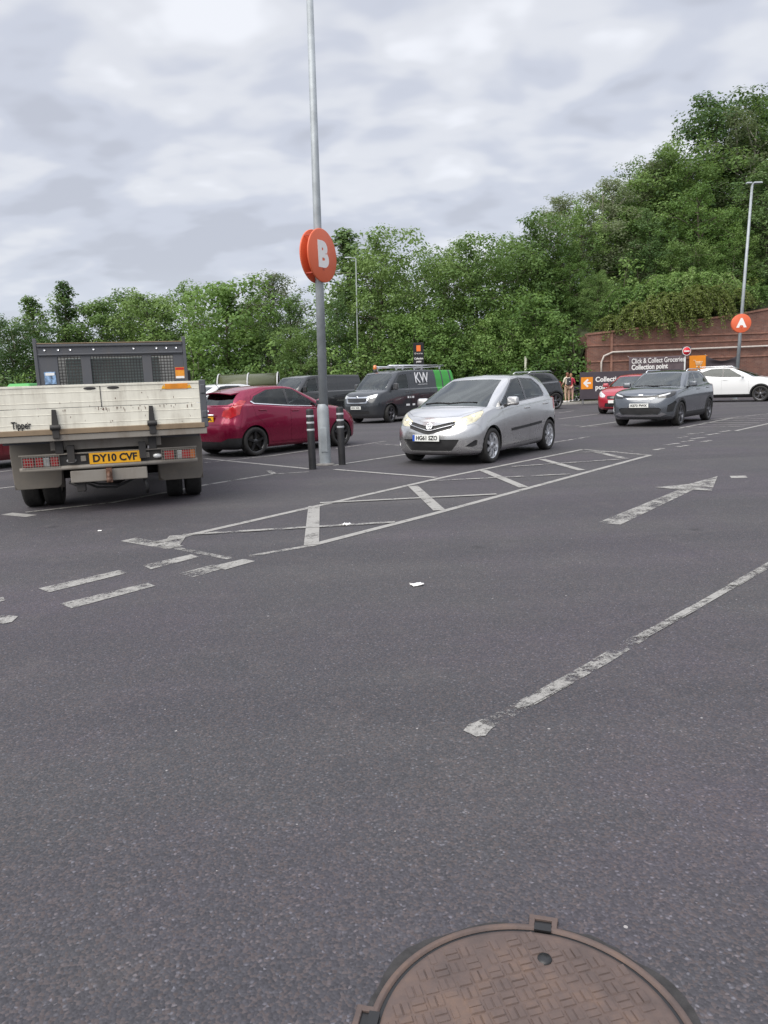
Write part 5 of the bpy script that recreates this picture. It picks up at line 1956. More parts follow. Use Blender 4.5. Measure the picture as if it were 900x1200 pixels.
    MB().lathe([(.0, .012), (.05, .012), (.056, .004), (.056, -.01)], 24, 'X').build('badge', M['chrome'], root, (p[0] + .006, 0, .955))
    if not plain:
        rk = MB()
        for x in (-1.0, -2.1, -3.2):
            rk.box((x, 0, 2.03), (.06, 1.42, .04))
            for sgn in (1, -1):
                rk.box((x, sgn * .66, 1.98), (.05, .04, .10))
        for sgn in (1, -1):
            rk.tube([(-.8, sgn * .62, 2.075), (-3.5, sgn * .62, 2.075)], .03, 8)
        rk.tube([(-.7, .2, 2.08), (-3.6, .2, 2.08)], .05, 10)
        rk.build('roof_rack', M['alloy'], root)
        bc = MB().lathe([(.07, 0), (.075, .05), (.06, .15), (.0, .17)], 20, 'Z').build('beacon', M['lamp_amber'], root, (-.72, -.52, 1.99))
        MB().lathe([(.08, -.09), (.08, 0.002), (.0, .003)], 20, 'Z').build('beacon_base', M['black_plastic'], bc)
        def side_text(t, size, x, z, width=None, bold=0.0):
            p, n = b.at('side', x, z)
            tilt = math.atan2(n[2], n[1])
            o = text(t, size, M['white_letter'], root, (x, p[1] + .012, z), (R_(90) - tilt, 0, R_(180)), bold=bold, width=width)
            return o
        side_text('KW', .56, -1.85, 1.60, .80, .006)
        p, n = b.at('side', -1.85, 1.36)
        MB().box((0, 0, 0), (.55, .008, .016)).build('livery_line', M['white_letter'], root, (-1.88, p[1] + .008, 1.365))
        for (x, z, w_) in ((-.95, .90, .09), (-1.08, .90, .04), (-1.22, .90, .10), (-.92, .62, .20), (-1.25, .62, .14), (-1.9, .98, .5), (-1.95, .90, .36)):
            p, n = b.at('side', x, z)
            MB().box((0, 0, 0), (w_, .006, .02 if x < -1.5 else .07)).build('livery_mark', M['white_letter'] if x > -1.5 else M['alloy_dark'], root, (x, p[1] + .008, z))
    return root


# ------------------------------------------------------------------ tipper truck
def grimy(name, col, dirt=(.16, .12, .08), amt=.6, streak=True, rough=.6, metal=0.0):
    t = NT(name)
    n = t.noise(2.2, 7, .7)
    s = t.noise(9, 5, .65, stretch=(1, 1, .12)) if streak else t.noise(6, 5, .65)
    f = t.math('MULTIPLY', t.ramp(n, [(.38, 0.0), (.75, 1.0)]), t.ramp(s, [(.40, .15), (.70, 1.0)]))
    spots = t.ramp(t.noise(38, 4, .7), [(.62, 0.0), (.72, .7)])
    f = t.math('MAXIMUM', f, t.math('MULTIPLY', spots, n))
    t.set(col=t.mix(t.math('MULTIPLY', f, amt), col, dirt), rough=rough, metal=metal)
    t.bump(n, .15, .004)
    return t.mat


M['board_white'] = grimy('board_white', (.80, .775, .67), (.17, .13, .085), .72)
M['steel_grey'] = grimy('steel_grey', (.085, .090, .102), (.13, .11, .09), .6)
M['steel_dark'] = grimy('steel_dark', (.028, .027, .027), (.10, .08, .06), .6)
M['steel_pale'] = grimy('steel_pale', (.26, .24, .21), (.12, .08, .05), .8)
M['guard'] = grimy('guard', (.15, .135, .115), (.25, .21, .165), .8, False)
M['wood_edge'] = grimy('wood_edge', (.26, .19, .12), (.08, .055, .035), .8)
M['rust'] = grimy('rust', (.14, .07, .045), (.05, .03, .02), .7)
M['warn_orange'] = pm('warn_orange', (.72, .26, .02), .45, var=.2)


def make_tipper():
    T = thing('tipper_truck', 'grimy white dropside tipper truck seen from behind, with steel mesh headboard and twin rear wheels', 'truck')
    # tailboard of two ribbed planks
    tb = MB()
    X = -.95
    y0, y1 = -1.0, 1.055
    tb.box((X, (y0 + y1) / 2, .945), (.028, y1 - y0, .195))
    tb.box((X, (y0 + y1) / 2, 1.145), (.028, y1 - y0, .195))
    for z in (.895, .985, 1.095, 1.19):
        tb.box((X - .0145, (y0 + y1) / 2, z), (.004, y1 - y0 - .01, .006))
    tb.box((X, (y0 + y1) / 2, 1.25), (.04, y1 - y0, .022))
    o = tb.build('tailboard', M['board_white'], T, bevel=.003)
    MB().box((X - .002, (y0 + y1) / 2, .822), (.06, y1 - y0 + .06, .05)).build('edge_rail', M['wood_edge'], o, bevel=.004)
    sl = MB()
    for y in (.105, -.125):
        sl.sphere((X - .016, y, 1.222), (.008, .062, .014), 18, 8)
    sl.build('hand_slot', M['steel_dark'], o)
    MB().box((X - .018, .005, 1.14), (.004, .007, .20)).build('seam', M['steel_dark'], o)
    for y in (.47, -.485):
        h = MB()
        h.prism([(-.035, .76), (.035, .76), (.033, .88), (.02, 1.035), (-.02, 1.035), (-.033, .88)], X - .045, X - .016, 'X', at=(0, y, 0))
        h.tube([(X - .045, y - .05, .865), (X - .045, y + .05, .865)], .026, 10)
        h.build('hinge', M['steel_dark'], o, bevel=.005)
    MB().box((X - .020, -.765, 1.215), (.004, .235, .052)).build('warning_label', M['warn_orange'], o)
    for y in (-.632, -.898):
        wl_ = MB().prism([(-.022, -.018), (.022, -.018), (0, .022)], X - .022, X - .018, 'X', at=(0, y, 1.212))
        wl_.build('warning_triangle', M['plate_yellow'], o)
    text('Tipper', .095, M['ink'], o, (X - .022, .79, .895), (R_(90), 0, R_(-90)), bold=.002, width=.185)
    rs = np.random.RandomState(9)
    sc = MB()
    for i in range(64):
        y = rs.uniform(-.95, .1) if i < 34 else rs.uniform(-.95, 1.0)
        z = 1.045 - abs(rs.normal()) * .015 if i < 34 else rs.uniform(.86, 1.22)
        l = rs.uniform(.004, .034) if i < 34 else rs.uniform(.004, .02)
        sc.box((X - .0150, y, z - l / 2), (.0016, rs.uniform(.002, .008), l))
    sc.build('scuff_marks', M['rust'], o)
    for y, z0, z1 in ((-1.035, .80, 1.27), (1.09, .80, 1.27)):
        p = MB().box((X + .01, y, (z0 + z1) / 2), (.07, .07, z1 - z0))
        p.box((X - .02, y, 1.18), (.03, .05, .09))
        p.box((X - .02, y, .93), (.03, .05, .07))
        p.build('corner_post', M['steel_grey'], T, bevel=.008)
    # bed
    bd = MB().box((.60, .02, .79), (3.1, 2.14, .05))
    for i in range(8):
        bd.box((-.75 + i * .4, .02, .735), (.06, 2.0, .06))
    bd.build('bed_floor', M['steel_grey'], T)
    MB().box((X + .015, .02, .765), (.07, 2.14, .062)).build('rear_crossbar', M['steel_pale'], T, bevel=.006)
    for y in (-1.035, 1.09):
        s = MB()
        s.box((.60, y, .93), (2.98, .026, .19)); s.box((.60, y, 1.14), (2.98, .026, .19)); s.box((.60, y, 1.245), (2.98, .036, .02))
        for z in (.88, .98, 1.09, 1.19):
            s.box((.60, y + (-.014 if y < 0 else .014), z), (2.96, .006, .010))
        s.build('side_board', M['board_white'], T, bevel=.003)
    # headboard
    hx = 2.13
    hb = MB()
    hb.box((hx, 0, 1.755), (.04, 2.0, .17))
    hb.box((hx, 0, 1.06), (.04, 2.0, .46))
    for ya, yb in ((1.0, .74), (.43, .30), (-.41, -.54), (-.85, -1.0)):
        hb.box((hx, (ya + yb) / 2, 1.48), (.04, ya - yb, .38))
    hb.box((hx - .03, 0, 1.70), (.03, 1.98, .022)); hb.box((hx - .03, 0, 1.815), (.03, 1.98, .03))
    h_o = hb.build('headboard', M['steel_grey'], T, bevel=.006)
    MB().box((hx - .006, 0, 1.845), (.06, 1.98, .012)).build('wood_capping', M['wood_edge'], h_o)
    for y in (1.02, -1.02):
        MB().box((hx, y, 1.36), (.07, .045, 1.1)).build('headboard_post', M['steel_grey'], h_o, bevel=.006)
    bl = MB()
    for y in (.9, .72, .56, .25, -.30, -.62, -.76, -.9):
        bl.lathe([(.016, hx - .034), (.016, hx - .03), (.0, hx - .036)], 10, 'X', (0, y, 1.765))
    bl.build('bolt', M['chrome'], h_o)
    for ya, yb in ((.74, .43), (.30, -.41), (-.54, -.85)):
        g = MB()
        n = int((ya - yb) / .04)
        for i in range(n + 1):
            y = ya + (yb - ya) * i / n
            g.box((hx, y, 1.48), (.008, .010, .38))
        for i in range(10):
            g.box((hx - .005, (ya + yb) / 2, 1.30 + .04 * i), (.006, ya - yb, .010))
        g.build('mesh_grille', M['steel_dark'], h_o)
    s1 = MB().box((hx - .025, .86, 1.40), (.004, .15, .16)).build('sticker', pm('sticker_blue', (.22, .34, .52), .4, var=.8, vscale=22), h_o)
    MB().box((hx - .028, .86, 1.45), (.003, .12, .035)).build('sticker_band', M['white_letter'], s1)
    s2 = MB().box((hx - .025, -.93, 1.42), (.004, .13, .15)).build('sticker', pm('sticker_orange', (.75, .30, .03), .4, var=.3, vscale=14), h_o)
    MB().box((hx - .028, -.93, 1.475), (.003, .12, .03)).build('sticker_band', pm('sticker_red', (.5, .02, .02), .4), s2)
    MB().box((hx - .028, -.93, 1.36), (.003, .12, .03)).build('sticker_band', M['white_letter'], s2)
    # chassis
    ch = MB()
    for y in (.36, -.36):
        ch.box((1.6, y, .60), (5.0, .07, .16))
    for x in (-.7, .4, 1.4, 2.4):
        ch.box((x, 0, .60), (.08, .7, .12))
    ch.tube([(0, -.85, .335), (0, .85, .335)], .06, 12)
    ch.sphere((0, 0, .335), (.17, .17, .16), 16, 10)
    ch.build('chassis', M['steel_dark'], T)
    for y in (.36, -.36):
        ls = MB()
        for k in range(3):
            ls.tube([(-.62 + k * .1, y * 1.3, .52 - k * .015), (0, y * 1.3, .42 - k * .02), (.62 - k * .1, y * 1.3, .52 - k * .015)], .016, 6)
        ls.build('leaf_spring', M['rust'], T)
    MB().box((X + .16, .0, .695), (.08, 1.12, .12)).build('cross_member', M['steel_pale'], T, bevel=.006)
    for y in (.47, -.47):
        MB().box((X + .12, y, .69), (.09, .08, .17)).build('hanger', M['steel_dark'], T, bevel=.006)
    # light bar
    lb = MB()
    xb = X + .09
    lb.tube([(xb, .87, .465), (xb, -.93, .465)], .022, 12)
    lb.tube([(xb, .87, .60), (xb, -.93, .60)], .009, 8)
    lo = lb.build('light_bar', M['steel_pale'], T)
    MB().box((xb + .03, 0, .535), (.02, 1.1, .12)).build('light_bar_panel', M['steel_dark'], lo)
    for c_, sgn in ((.66, 1), (-.735, -1)):
        L = MB()
        w_ = .36
        L.box((xb + .03, c_, .532), (.05, w_, .105))
        lamp = L.build('rear_lamp', M['steel_dark'], T, bevel=.006)
        segs = ((.08, 'lamp_red', .10), (.19, 'lamp_clear', .05), (.26, 'lamp_red', .09), (.325, 'lamp_amber', .055)) if sgn < 0 else ((.05, 'lamp_red', .075), (.125, 'lamp_clear', .055), (.20, 'lamp_red', .075), (.30, 'lamp_red', .10))
        for q, mt, ww in segs:
            y = c_ + sgn * (-w_ / 2 + q)
            MB().box((xb, y, .532), (.02, ww, .085)).build('lens', M[mt], lamp, bevel=.004)
        gg = MB()
        for i in range(15):
            gg.box((xb - .022, c_ - w_ / 2 + i * w_ / 14, .532), (.004, .004, .125))
        for i in range(5):
            gg.box((xb - .022, c_, .475 + i * .028), (.004, w_, .004))
        gg.build('lamp_guard', M['steel_pale'], lamp)
    for y in (.245, -.40):
        MB().box((xb + .012, y, .545), (.02, .055, .055)).build('reflector', M['steel_pale'], T, bevel=.006)
    for y in (.365, -.51):
        MB().sphere((xb + .012, y, .53), (.022, .05, .025), 16, 8).build('number_plate_lamp', M['lamp_clear'], T)
    plate(T, 'DY10 CVF', (xb - .012, -.075, .54), R_(180), True, blue=False)
    # tow bar, hook, hanging cables
    tw = MB().box((X + .13, .0, .37), (.09, .78, .12)).build('tow_beam', M['steel_pale'], T, bevel=.01)
    k = MB()
    k.box((X + .06, .0, .37), (.05, .06, .14)); k.tube([(X + .03, 0, .40), (X - .03, 0, .385), (X - .05, 0, .345)], .02, 10); k.sphere((X - .05, 0, .335), .028, 12, 8)
    k.build('tow_hook', M['rust'], tw)
    c = MB()
    c.box((X + .18, .30, .26), (.08, .09, .09)); c.tube([(X + .2, .42, .31), (X + .17, .34, .28), (X + .15, .26, .22)], .018, 8)
    c.build('socket', M['steel_dark'], T, bevel=.01)
    c = MB()
    c.tube([(X + .3, .30, .30), (X + .26, .15, .235), (X + .26, -.05, .225), (X + .3, -.28, .31)], .012, 8)
    c.tube([(X + .3, .36, .33), (X + .26, .12, .265), (X + .26, -.10, .25), (X + .3, -.36, .33)], .010, 8)
    c.tube([(X + .16, -.35, .32), (X + .16, -.38, .20), (X + .2, -.37, .16)], .02, 8)
    c.build('cable', M['black_plastic'], T)
    # wheels: twins behind, singles in front
    for y in (.895, -.895, .675, -.675):
        wheel(T, 0, y, .335, .185, M['steel_pale'], 'steel', .60)
    for y in (.86, -.86):
        wheel(T, 3.3, y, .335, .195, M['steel_pale'], 'steel', .60)
    for sgn in (1, -1):
        g = MB()
        ya, yb = sgn * .50, sgn * 1.0
        pts = [(.46, .33), (.42, .55), (.28, .70), (0, .765), (-.28, .72), (-.44, .60), (-.50, .45), (-.51, .24)]
        for (xa, za), (xc, zc) in zip(pts[:-1], pts[1:]):
            g.add([(xa, ya, za), (xa, yb, za), (xc, yb, zc), (xc, ya, zc)], [(0, 1, 2, 3)], 0, True)
        n = len(pts)
        g2 = MB()
        w0 = min(abs(ya), abs(yb))
        flap = [(w0 - .02, .70), (w0 + .50, .70), (w0 + .51, .62), (w0 + .50, .30), (w0 + .47, .24), (w0 + .06, .24), (w0 + .02, .27)]
        g2.prism([(sgn * a, b) for a, b in flap], -.535, -.515, 'X')
        go = g.build('mudguard', M['guard'], T)
        md = go.modifiers.new('thick', 'SOLIDIFY'); md.thickness = .012
        g2.build('mud_flap', M['guard'], go, bevel=.006)
    ft = MB().lathe([(0, -.35), (.2, -.35), (.215, -.33), (.215, .33), (.2, .35), (0, .35)], 24, 'X', (1.6, -.70, .52))
    ft.build('fuel_tank', M['steel_pale'], T)
    # cab
    cb = MB()
    prof = [(2.30, .55), (2.30, 1.78), (2.42, 1.86), (3.30, 1.86), (3.45, 1.80), (3.86, 1.22), (4.32, 1.06), (4.40, .90), (4.40, .42), (3.75, .42), (3.66, .62), (3.45, .74), (3.15, .74), (2.94, .62), (2.85, .42), (2.45, .42)]
    cb.prism(prof, -.92, .92, 'Y')
    co = cb.build('cab', paint('cab_paint', (.60, .60, .57), 0, .35, .6, .6), T, bevel=.05, seg=3)
    MB().box((2.262, 0, 1.42), (.02, 1.3, .46)).build('cab_rear_window', pm('cab_glass_reflection', (.16, .20, .19), .12, coat=.6, var=.3, vscale=3), co, bevel=.008)  # opaque grey-green base colour stands in for sky and trees reflected in the pane
    for sgn in (1, -1):
        MB().prism([(2.50, 1.22), (2.50, 1.74), (3.28, 1.74), (3.64, 1.22)], sgn * .915, sgn * .926, 'Y').build('cab_side_window', M['gloss_black'], co)
        MB().box((3.66, sgn * 1.08, 1.36), (.07, .16, .28)).build('door_mirror', M['black_plastic'], co, bevel=.02)
        MB().box((4.395, sgn * .68, .78), (.04, .28, .16)).build('headlight', M['lamp_clear'], co, bevel=.02)
    ws = MB().add([(3.475, -.80, 1.785), (3.475, .80, 1.785), (3.865, .84, 1.24), (3.865, -.84, 1.24)], [(0, 1, 2, 3)])
    wo = ws.build('windscreen', M['gloss_black'], co)
    md = wo.modifiers.new('thick', 'SOLIDIFY'); md.thickness = .03
    return T
# ------------------------------------------------------------------ vehicles in their places
def pose(o, x, y, yaw):
    o.location = (x, y, 0)
    o.rotation_euler = (0, 0, R_(yaw))
    return o


def wheel_at(o, u, v, lx, ly, yaw):
    """place so the wheel at local (lx, ly) meets the ground seen at (u, v)"""
    gx, gy, _ = G(u, v)
    a = R_(yaw)
    pose(o, gx - (lx * math.cos(a) - ly * math.sin(a)), gy - (lx * math.sin(a) + ly * math.cos(a)), yaw)
    return o


pose(make_silver_hatch(), 1.231, 13.175, -124.75)
pose(make_red_fast_hatch(), -1.545, 18.088, 46.9)
pose(make_grey_crossover(), 7.518, 20.874, -129.3)
pose(make_van('branded'), -.267, 28.334, -133.6)
pose(make_van('plain'), -4.0, 32.0, -131)

_pl, _pr = Vector(G(51, 592)[:2]), Vector(G(219, 579.5)[:2])
_c = (_pl + _pr) / 2
_d = _pr - _pl
T_ = make_tipper()
T_.location = (_c.x, _c.y, 0)
T_.rotation_euler = (0, 0, math.atan2(_d.y, _d.x) + math.pi / 2)
T_.scale = (1.2, 1.11, 1.2)

P_ = paint('bright_red_paint', (.36, .010, .028), .1, .3, 1.0, .15)
wheel_at(make_plain_car('small_red_car', 'bright red small car half hidden behind the grey crossover', 'car', P_, (.98, 1.0, .99), 'alloy', 'split5', fplate='', dark=False), 707, 484.5, 0, -.75, -128)
P_ = paint('crimson_paint', (.17, .006, .016), .2, .3, 1.0, .3)
wheel_at(make_plain_car('crimson_car', 'dark red car cut off by the left edge beside the truck', 'car', P_, (1.0, 1.0, 1.0), 'alloy', 'split5'), -58, 556, -2.5, -.75, 50)
P_ = paint('white_paint', (.74, .75, .75), 0, .3, 1.0, .12)
wheel_at(make_plain_car('white_crossover', 'white crossover parked side-on beneath lamp post A', 'car', P_, (1.12, 1.06, 1.08), 'alloy_dark', 'split5', suv=True, rails=True, side='glass_dark'), 891, 470.5, 0, -.79, -38)
P_ = paint('pale_paint', (.70, .71, .71), 0, .3, 1.0, .12)
pose(make_plain_car('white_estate', 'white car of which the roof shows between the truck and the dark red hatchback', 'car', P_, (1.15, 1.06, 1.06), 'alloy', 'split5', suv=True, side='glass_dark'), -6.9, 25.2, -128)
P_ = paint('black_suv_paint', (.016, .017, .020), .2, .25, 1.0, .15)
wheel_at(make_plain_car('black_crossover', 'black crossover mostly hidden behind the silver hatchback', 'car', P_, (1.10, 1.06, 1.12), 'alloy_dark', 'split5', suv=True, rails=True), 650, 479.5, -2.77, .79, 205)
P_ = paint('black_car_paint', (.014, .014, .016), .2, .25, 1.0, .15)
wheel_at(make_plain_car('black_hatchback', 'black car parked behind the Collection point board', 'car', P_, (1.0, 1.0, 1.0), 'alloy', 'split5'), 675, 471.5, 0, .75, 190)

# ------------------------------------------------------------------ lamp posts
M['galv'] = pm('galv_steel', (.35, .38, .40), .55, .25, var=.22, vscale=3)
M['sign_orange'] = pm('sign_orange', (.66, .125, .050), .42, var=.06, vscale=2)
M['sign_orange_dark'] = pm('sign_orange_dark', (.42, .06, .030), .5, var=.15, vscale=2)
M['sign_white'] = pm('sign_white', (.78, .76, .74), .45)


def lamp_post(label, base, top, sign, letter, nrm_deg, dia, r0, r1, hbase, arm):
    """column from base to top, a pair of round signs, a lantern"""
    b, t = Vector(base), Vector(top)
    root = thing('lamp_post', label, 'lamp post', b)
    d = t - b
    p = MB()
    p.lathe([(r0, 0), (r0, hbase - .06), (r0 * .97, hbase), (r1 * 1.05, hbase + .07)], 20, 'Z')
    p.tube([d * (hbase / d.z) * .98, d * .5, d], [r1 * 1.05, r1 * .86, r1 * .66], 16)
    po = p.build('column', M['galv'], root)
    MB().box((0, -r0 - .002, hbase * .45), (r0 * 1.1, .012, hbase * .42)).build('access_door', M['galv'], po, bevel=.004)
    MB().lathe([(r0 * 1.6, .004), (r0 * 1.6, .02), (r0 * 1.02, .04)], 20, 'Z').build('footing', pm('footing', (.2, .19, .18), .9, var=.3), root)
    s = Vector(sign) - b
    at_ = d * (s.z / d.z)
    a = R_(nrm_deg)
    n = Vector((math.cos(a), math.sin(a), 0))
    R = dia / 2
    for sg in (1, -1):
        c = at_ + n * sg * .08
        m = MB()
        m.lathe([(0, .012), (R - .012, .012), (R, .006), (R, -.012), (R - .01, -.018), (0, -.018)], 48, 'X')
        o = m.build('sign_disc', M['sign_orange'], root, c, (0, 0, a if sg > 0 else a + math.pi))
        text(letter, R * 1.25, M['sign_white'], o, (.014, 0, -.0), (R_(90), 0, R_(90)), bold=R * .075, extrude=.002)
    m = MB()
    for z in (-.22, .22):
        m.box((at_.x, at_.y, at_.z + z), (.19, .05, .05), Matrix.Rotation(a, 3, 'Z'))
    m.build('sign_bracket', M['sign_orange_dark'], root)
    rim = MB()
    q = [Vector((-math.sin(a), math.cos(a), 0)) * (R * .97 * math.cos(k * math.pi / 8 + math.pi / 2 * .0)) + Vector((0, 0, R * .97 * math.sin(k * math.pi / 8))) for k in range(16)]
    for v_ in (q[2], q[6], q[10], q[14]):
        rim.box(at_ + v_, (.18, .02, .02), Matrix.Rotation(a, 3, 'Z'))
    rim.build('sign_spacer', M['sign_orange_dark'], root)
    h = MB()
    aa = R_(arm)
    e = Vector((math.cos(aa), math.sin(aa), 0))
    h.tube([d, d + e * .25 + Vector((0, 0, .05))], .03, 8)
    h.box(d + e * .26 + Vector((0, 0, .07)), (.42, .24, .08), Matrix.Rotation(aa, 3, 'Z'), taper=(.9, .7))
    h.box(d - e * .16 + Vector((0, 0, .07)), (.26, .20, .07), Matrix.Rotation(aa, 3, 'Z'), taper=(.9, .7))
    h.build('lantern', M['galv'], root, bevel=.015)
    return root


bB = G(381.5, 545)
tB = AT(363, 0, bB[1] + .05)
tB2 = tuple(bB[i] + (tB[i] - bB[i]) * 1.18 for i in range(3))
sB = AT(371, 300, bB[1])
lamp_post('tall grey lamp post with orange round B signs between two black bollards', bB, tB2, sB, 'B', -29, .89, .105, .078, 1.02, 100)
yA = 38.2
bA = AT(866, 436, yA); bA = (bA[0] - .15, yA, 0)
tA = AT(881.5, 216, yA)
lamp_post('grey lamp post with orange round A sign standing before the brick wall', bA, tA, AT(868, 379, yA), 'A', -100, .92, .105, .085, 1.1, 0)
# the bare far lamp post in the trees
yF = 44.0
f0, f1 = AT(419, 440, yF), AT(417, 303, yF)
root = thing('lamp_post', 'thin bare lamp post in front of the trees behind the liveried van', 'lamp post', (f0[0], yF, 0))
m = MB().tube([(0, 0, 0), (f1[0] - f0[0], 0, f1[2])], [.05, .03], 12)
m.build('column', pm('weathered_steel', (.26, .29, .28), .6, .2, var=.2), root)
m = MB().tube([(f1[0] - f0[0], 0, f1[2]), (f1[0] - f0[0] - .35, 0, f1[2] + .06)], .03, 8)
m.box((f1[0] - f0[0] - .45, 0, f1[2] + .07), (.36, .2, .06), taper=(.9, .7))
m.build('lantern', M['galv'], root, bevel=.012)
yP = 43.0
p0, p1 = AT(616, 440, yP), AT(615, 418, yP)
MBp = MB().tube([(0, 0, 0), (0, 0, p1[2])], .07, 10)
MBp.sphere((0, 0, p1[2]), (.07, .07, .03), 10, 6)
tag(MBp.build('marker_pole', pm('pole_cream', (.60, .60, .50), .6, var=.1), None, (p0[0], yP, 0)), 'slim cream pole in front of the bushes behind the silver hatchback roof', 'pole')

# ------------------------------------------------------------------ bollards
M['bollard'] = pm('bollard_black', (.016, .016, .018), .55, var=.35, vscale=8)
M['reflect'] = pm('reflective_band', (.46, .47, .49), .4, var=.15, vscale=10)


def bollard(x, y, lab):
    r = thing('bollard', lab, 'bollard', (x, y, 0), group='black bollards guarding the lamp post')
    R, H = .063, 1.02
    b = MB().lathe([(R * 1.02, 0), (R, .02), (R, H - .02), (R * .93, H), (R * .6, H + .008), (0, H + .01)], 24, 'Z')
    b.build('post', M['bollard'], r)
    for z in (.66, .78, .89):
        MB().lathe([(R + .001, z), (R + .003, z + .004), (R + .003, z + .030), (R + .001, z + .034)], 24, 'Z').build('reflective_band', M['reflect'], r)
    return r


bollard(*G(366.5, 550)[:2], 'black bollard with three white bands just left of the lamp post, nearer the truck')
bollard(*G(401, 544.5)[:2], 'black bollard with three white bands right of the lamp post, nearer the silver hatchback')

# ------------------------------------------------------------------ manhole
def manhole():
    pts = [Vector(G(u, v)[:2]) for u, v in ((431, 1188), (522, 1104), (625, 1084), (740, 1125), (804, 1194))]
    A_ = np.array([[2 * p.x, 2 * p.y, 1] for p in pts]); bb = np.array([p.x ** 2 + p.y ** 2 for p in pts])
    s = np.linalg.lstsq(A_, bb, rcond=None)[0]
    c = Vector((s[0], s[1])); R = math.sqrt(s[2] + c.length_squared)
    mt = NT('cast_iron')
    n = mt.noise(7, 6, .65); n2 = mt.noise(60, 4, .6)
    cc = mt.ramp(n, [(.32, (.082, .060, .054)), (.5, (.130, .090, .076)), (.66, (.185, .118, .085))])
    cc = mt.mix(mt.math('MULTIPLY', n2, .5), cc, (.10, .085, .085))
    mt.set(col=cc, rough=.75, metal=.25)
    mt.bump(n2, .5, .003)
    r = thing('manhole_cover', 'rusty round iron manhole cover with a raised block pattern set in the asphalt', 'manhole cover', (c.x, c.y, 0))
    sl = MB()
    N_ = 96
    ph_ = NP.uniform(0, 6.28, 3)
    ro = [R + .012 + .010 * math.sin(k * .2 + ph_[0]) + .007 * math.sin(k * .61 + ph_[1]) + NP.uniform(-.004, .004) for k in range(N_)]
    an = [2 * math.pi * k / N_ for k in range(N_)]
    sl.add([((R - .01) * math.cos(a), (R - .01) * math.sin(a), .0015) for a in an] + [(q * math.cos(a), q * math.sin(a), .0015) for q, a in zip(ro, an)], [(k, (k + 1) % N_, N_ + (k + 1) % N_, N_ + k) for k in range(N_)])
    sl.build('bitumen_joint', pm('bitumen', (.030, .028, .028), .8, var=.4, vscale=30, bump=.4, bscale=120), r)
    fr = MB()
    fr.lathe([(R, .001), (R - .004, .010), (R - .015, .011), (R - .019, .004)], 96, 'Z')
    def tab(u, v, w=.028):
        p = Vector(G(u, v)[:2]) - c
        a = math.atan2(p.y, p.x)
        Mz = Matrix.Rotation(a, 3, 'Z')
        def bar(rx, ty, sx, sy, zz=.006, hz=.010):
            q = Mz @ Vector((rx, ty, 0))
            fr.box((q.x, q.y, zz), (sx, sy, hz), Mz)
        bar(R + .024, 0, .014, w * 2 + .016)
        for sg in (1, -1):
            bar(R + .007, sg * w, .034, .014, .0057)
        q = Mz @ Vector((R + .006, 0, 0))
        MB().box((q.x, q.y, .0028), (.034, w * 1.75, .004), Mz).build('key_slot', M['ink'], r)
        q = Mz @ Vector((R - .012, 0, 0))
        MB().box((q.x, q.y, .0095), (.024, w * 1.5, .005), Mz).build('key_slot', M['ink'], r)
        return a
    for u, v in ((637, 1080), (412, 1196)):
        tab(u, v)
    for a in (R_(-25), R_(205)):
        p = c + Vector((math.cos(a), math.sin(a))) * R
    fr.build('frame', mt.mat, r, bevel=.0015, seg=1)
    MB().lathe([(R - .019, .003), (R - .027, .0025)], 96, 'Z').build('gap', M['ink'], r)
    cv = MB()
    Rc = R - .027
    cv.lathe([(Rc, .002), (Rc - .002, .007), (Rc - .012, .008), (0, .008)], 96, 'Z')
    g = .040
    k = int(Rc / g) + 1
    ang = R_(14)
    M2 = Matrix.Rotation(ang, 3, 'Z')
    for i in range(-k, k + 1):
        for j in range(-k, k + 1):
            x, y = i * g, j * g
            if math.hypot(x, y) > Rc - .024:
                continue
            if (i + j) % 2:
                dims = (.035, .017, .0042)
                offs = ((0, .0095), (0, -.0095))
            else:
                dims = (.017, .035, .0042)
                offs = ((.0095, 0), (-.0095, 0))
            for ox, oy in offs:
                if NP.rand() < .10:
                    continue
                p = M2 @ Vector((x + ox, y + oy, 0))
                cv.box((p.x, p.y, .0095 + NP.uniform(-.0022, .0003)), dims, Matrix.Rotation(ang, 3, 'Z'), taper=(.82, .82))
    cv.build('lid', mt.mat, r)
    p = Vector(G(638, 1128)[:2]) - c
    kh = MB()
    kh.lathe([(0, .0135), (.016, .0135), (.018, .009)], 20, 'Z', (p.x, p.y, 0))
    o = kh.build('lifting_hole', M['ink'], r)
    o.scale = (1, 1, 1)
    return r


manhole()

# ------------------------------------------------------------------ signs by the wall
M['board_dark'] = pm('board_dark', (.060, .048, .058), .5, var=.12, vscale=2)
M['board_orange'] = pm('board_orange', (.78, .26, .015), .45, var=.05)
M['post_pale'] = pm('post_pale', (.48, .48, .48), .5, var=.1)
FN = dict(bold=.02)


def face_to_camera_x(u, v, y):
    return AT(u, v, y)


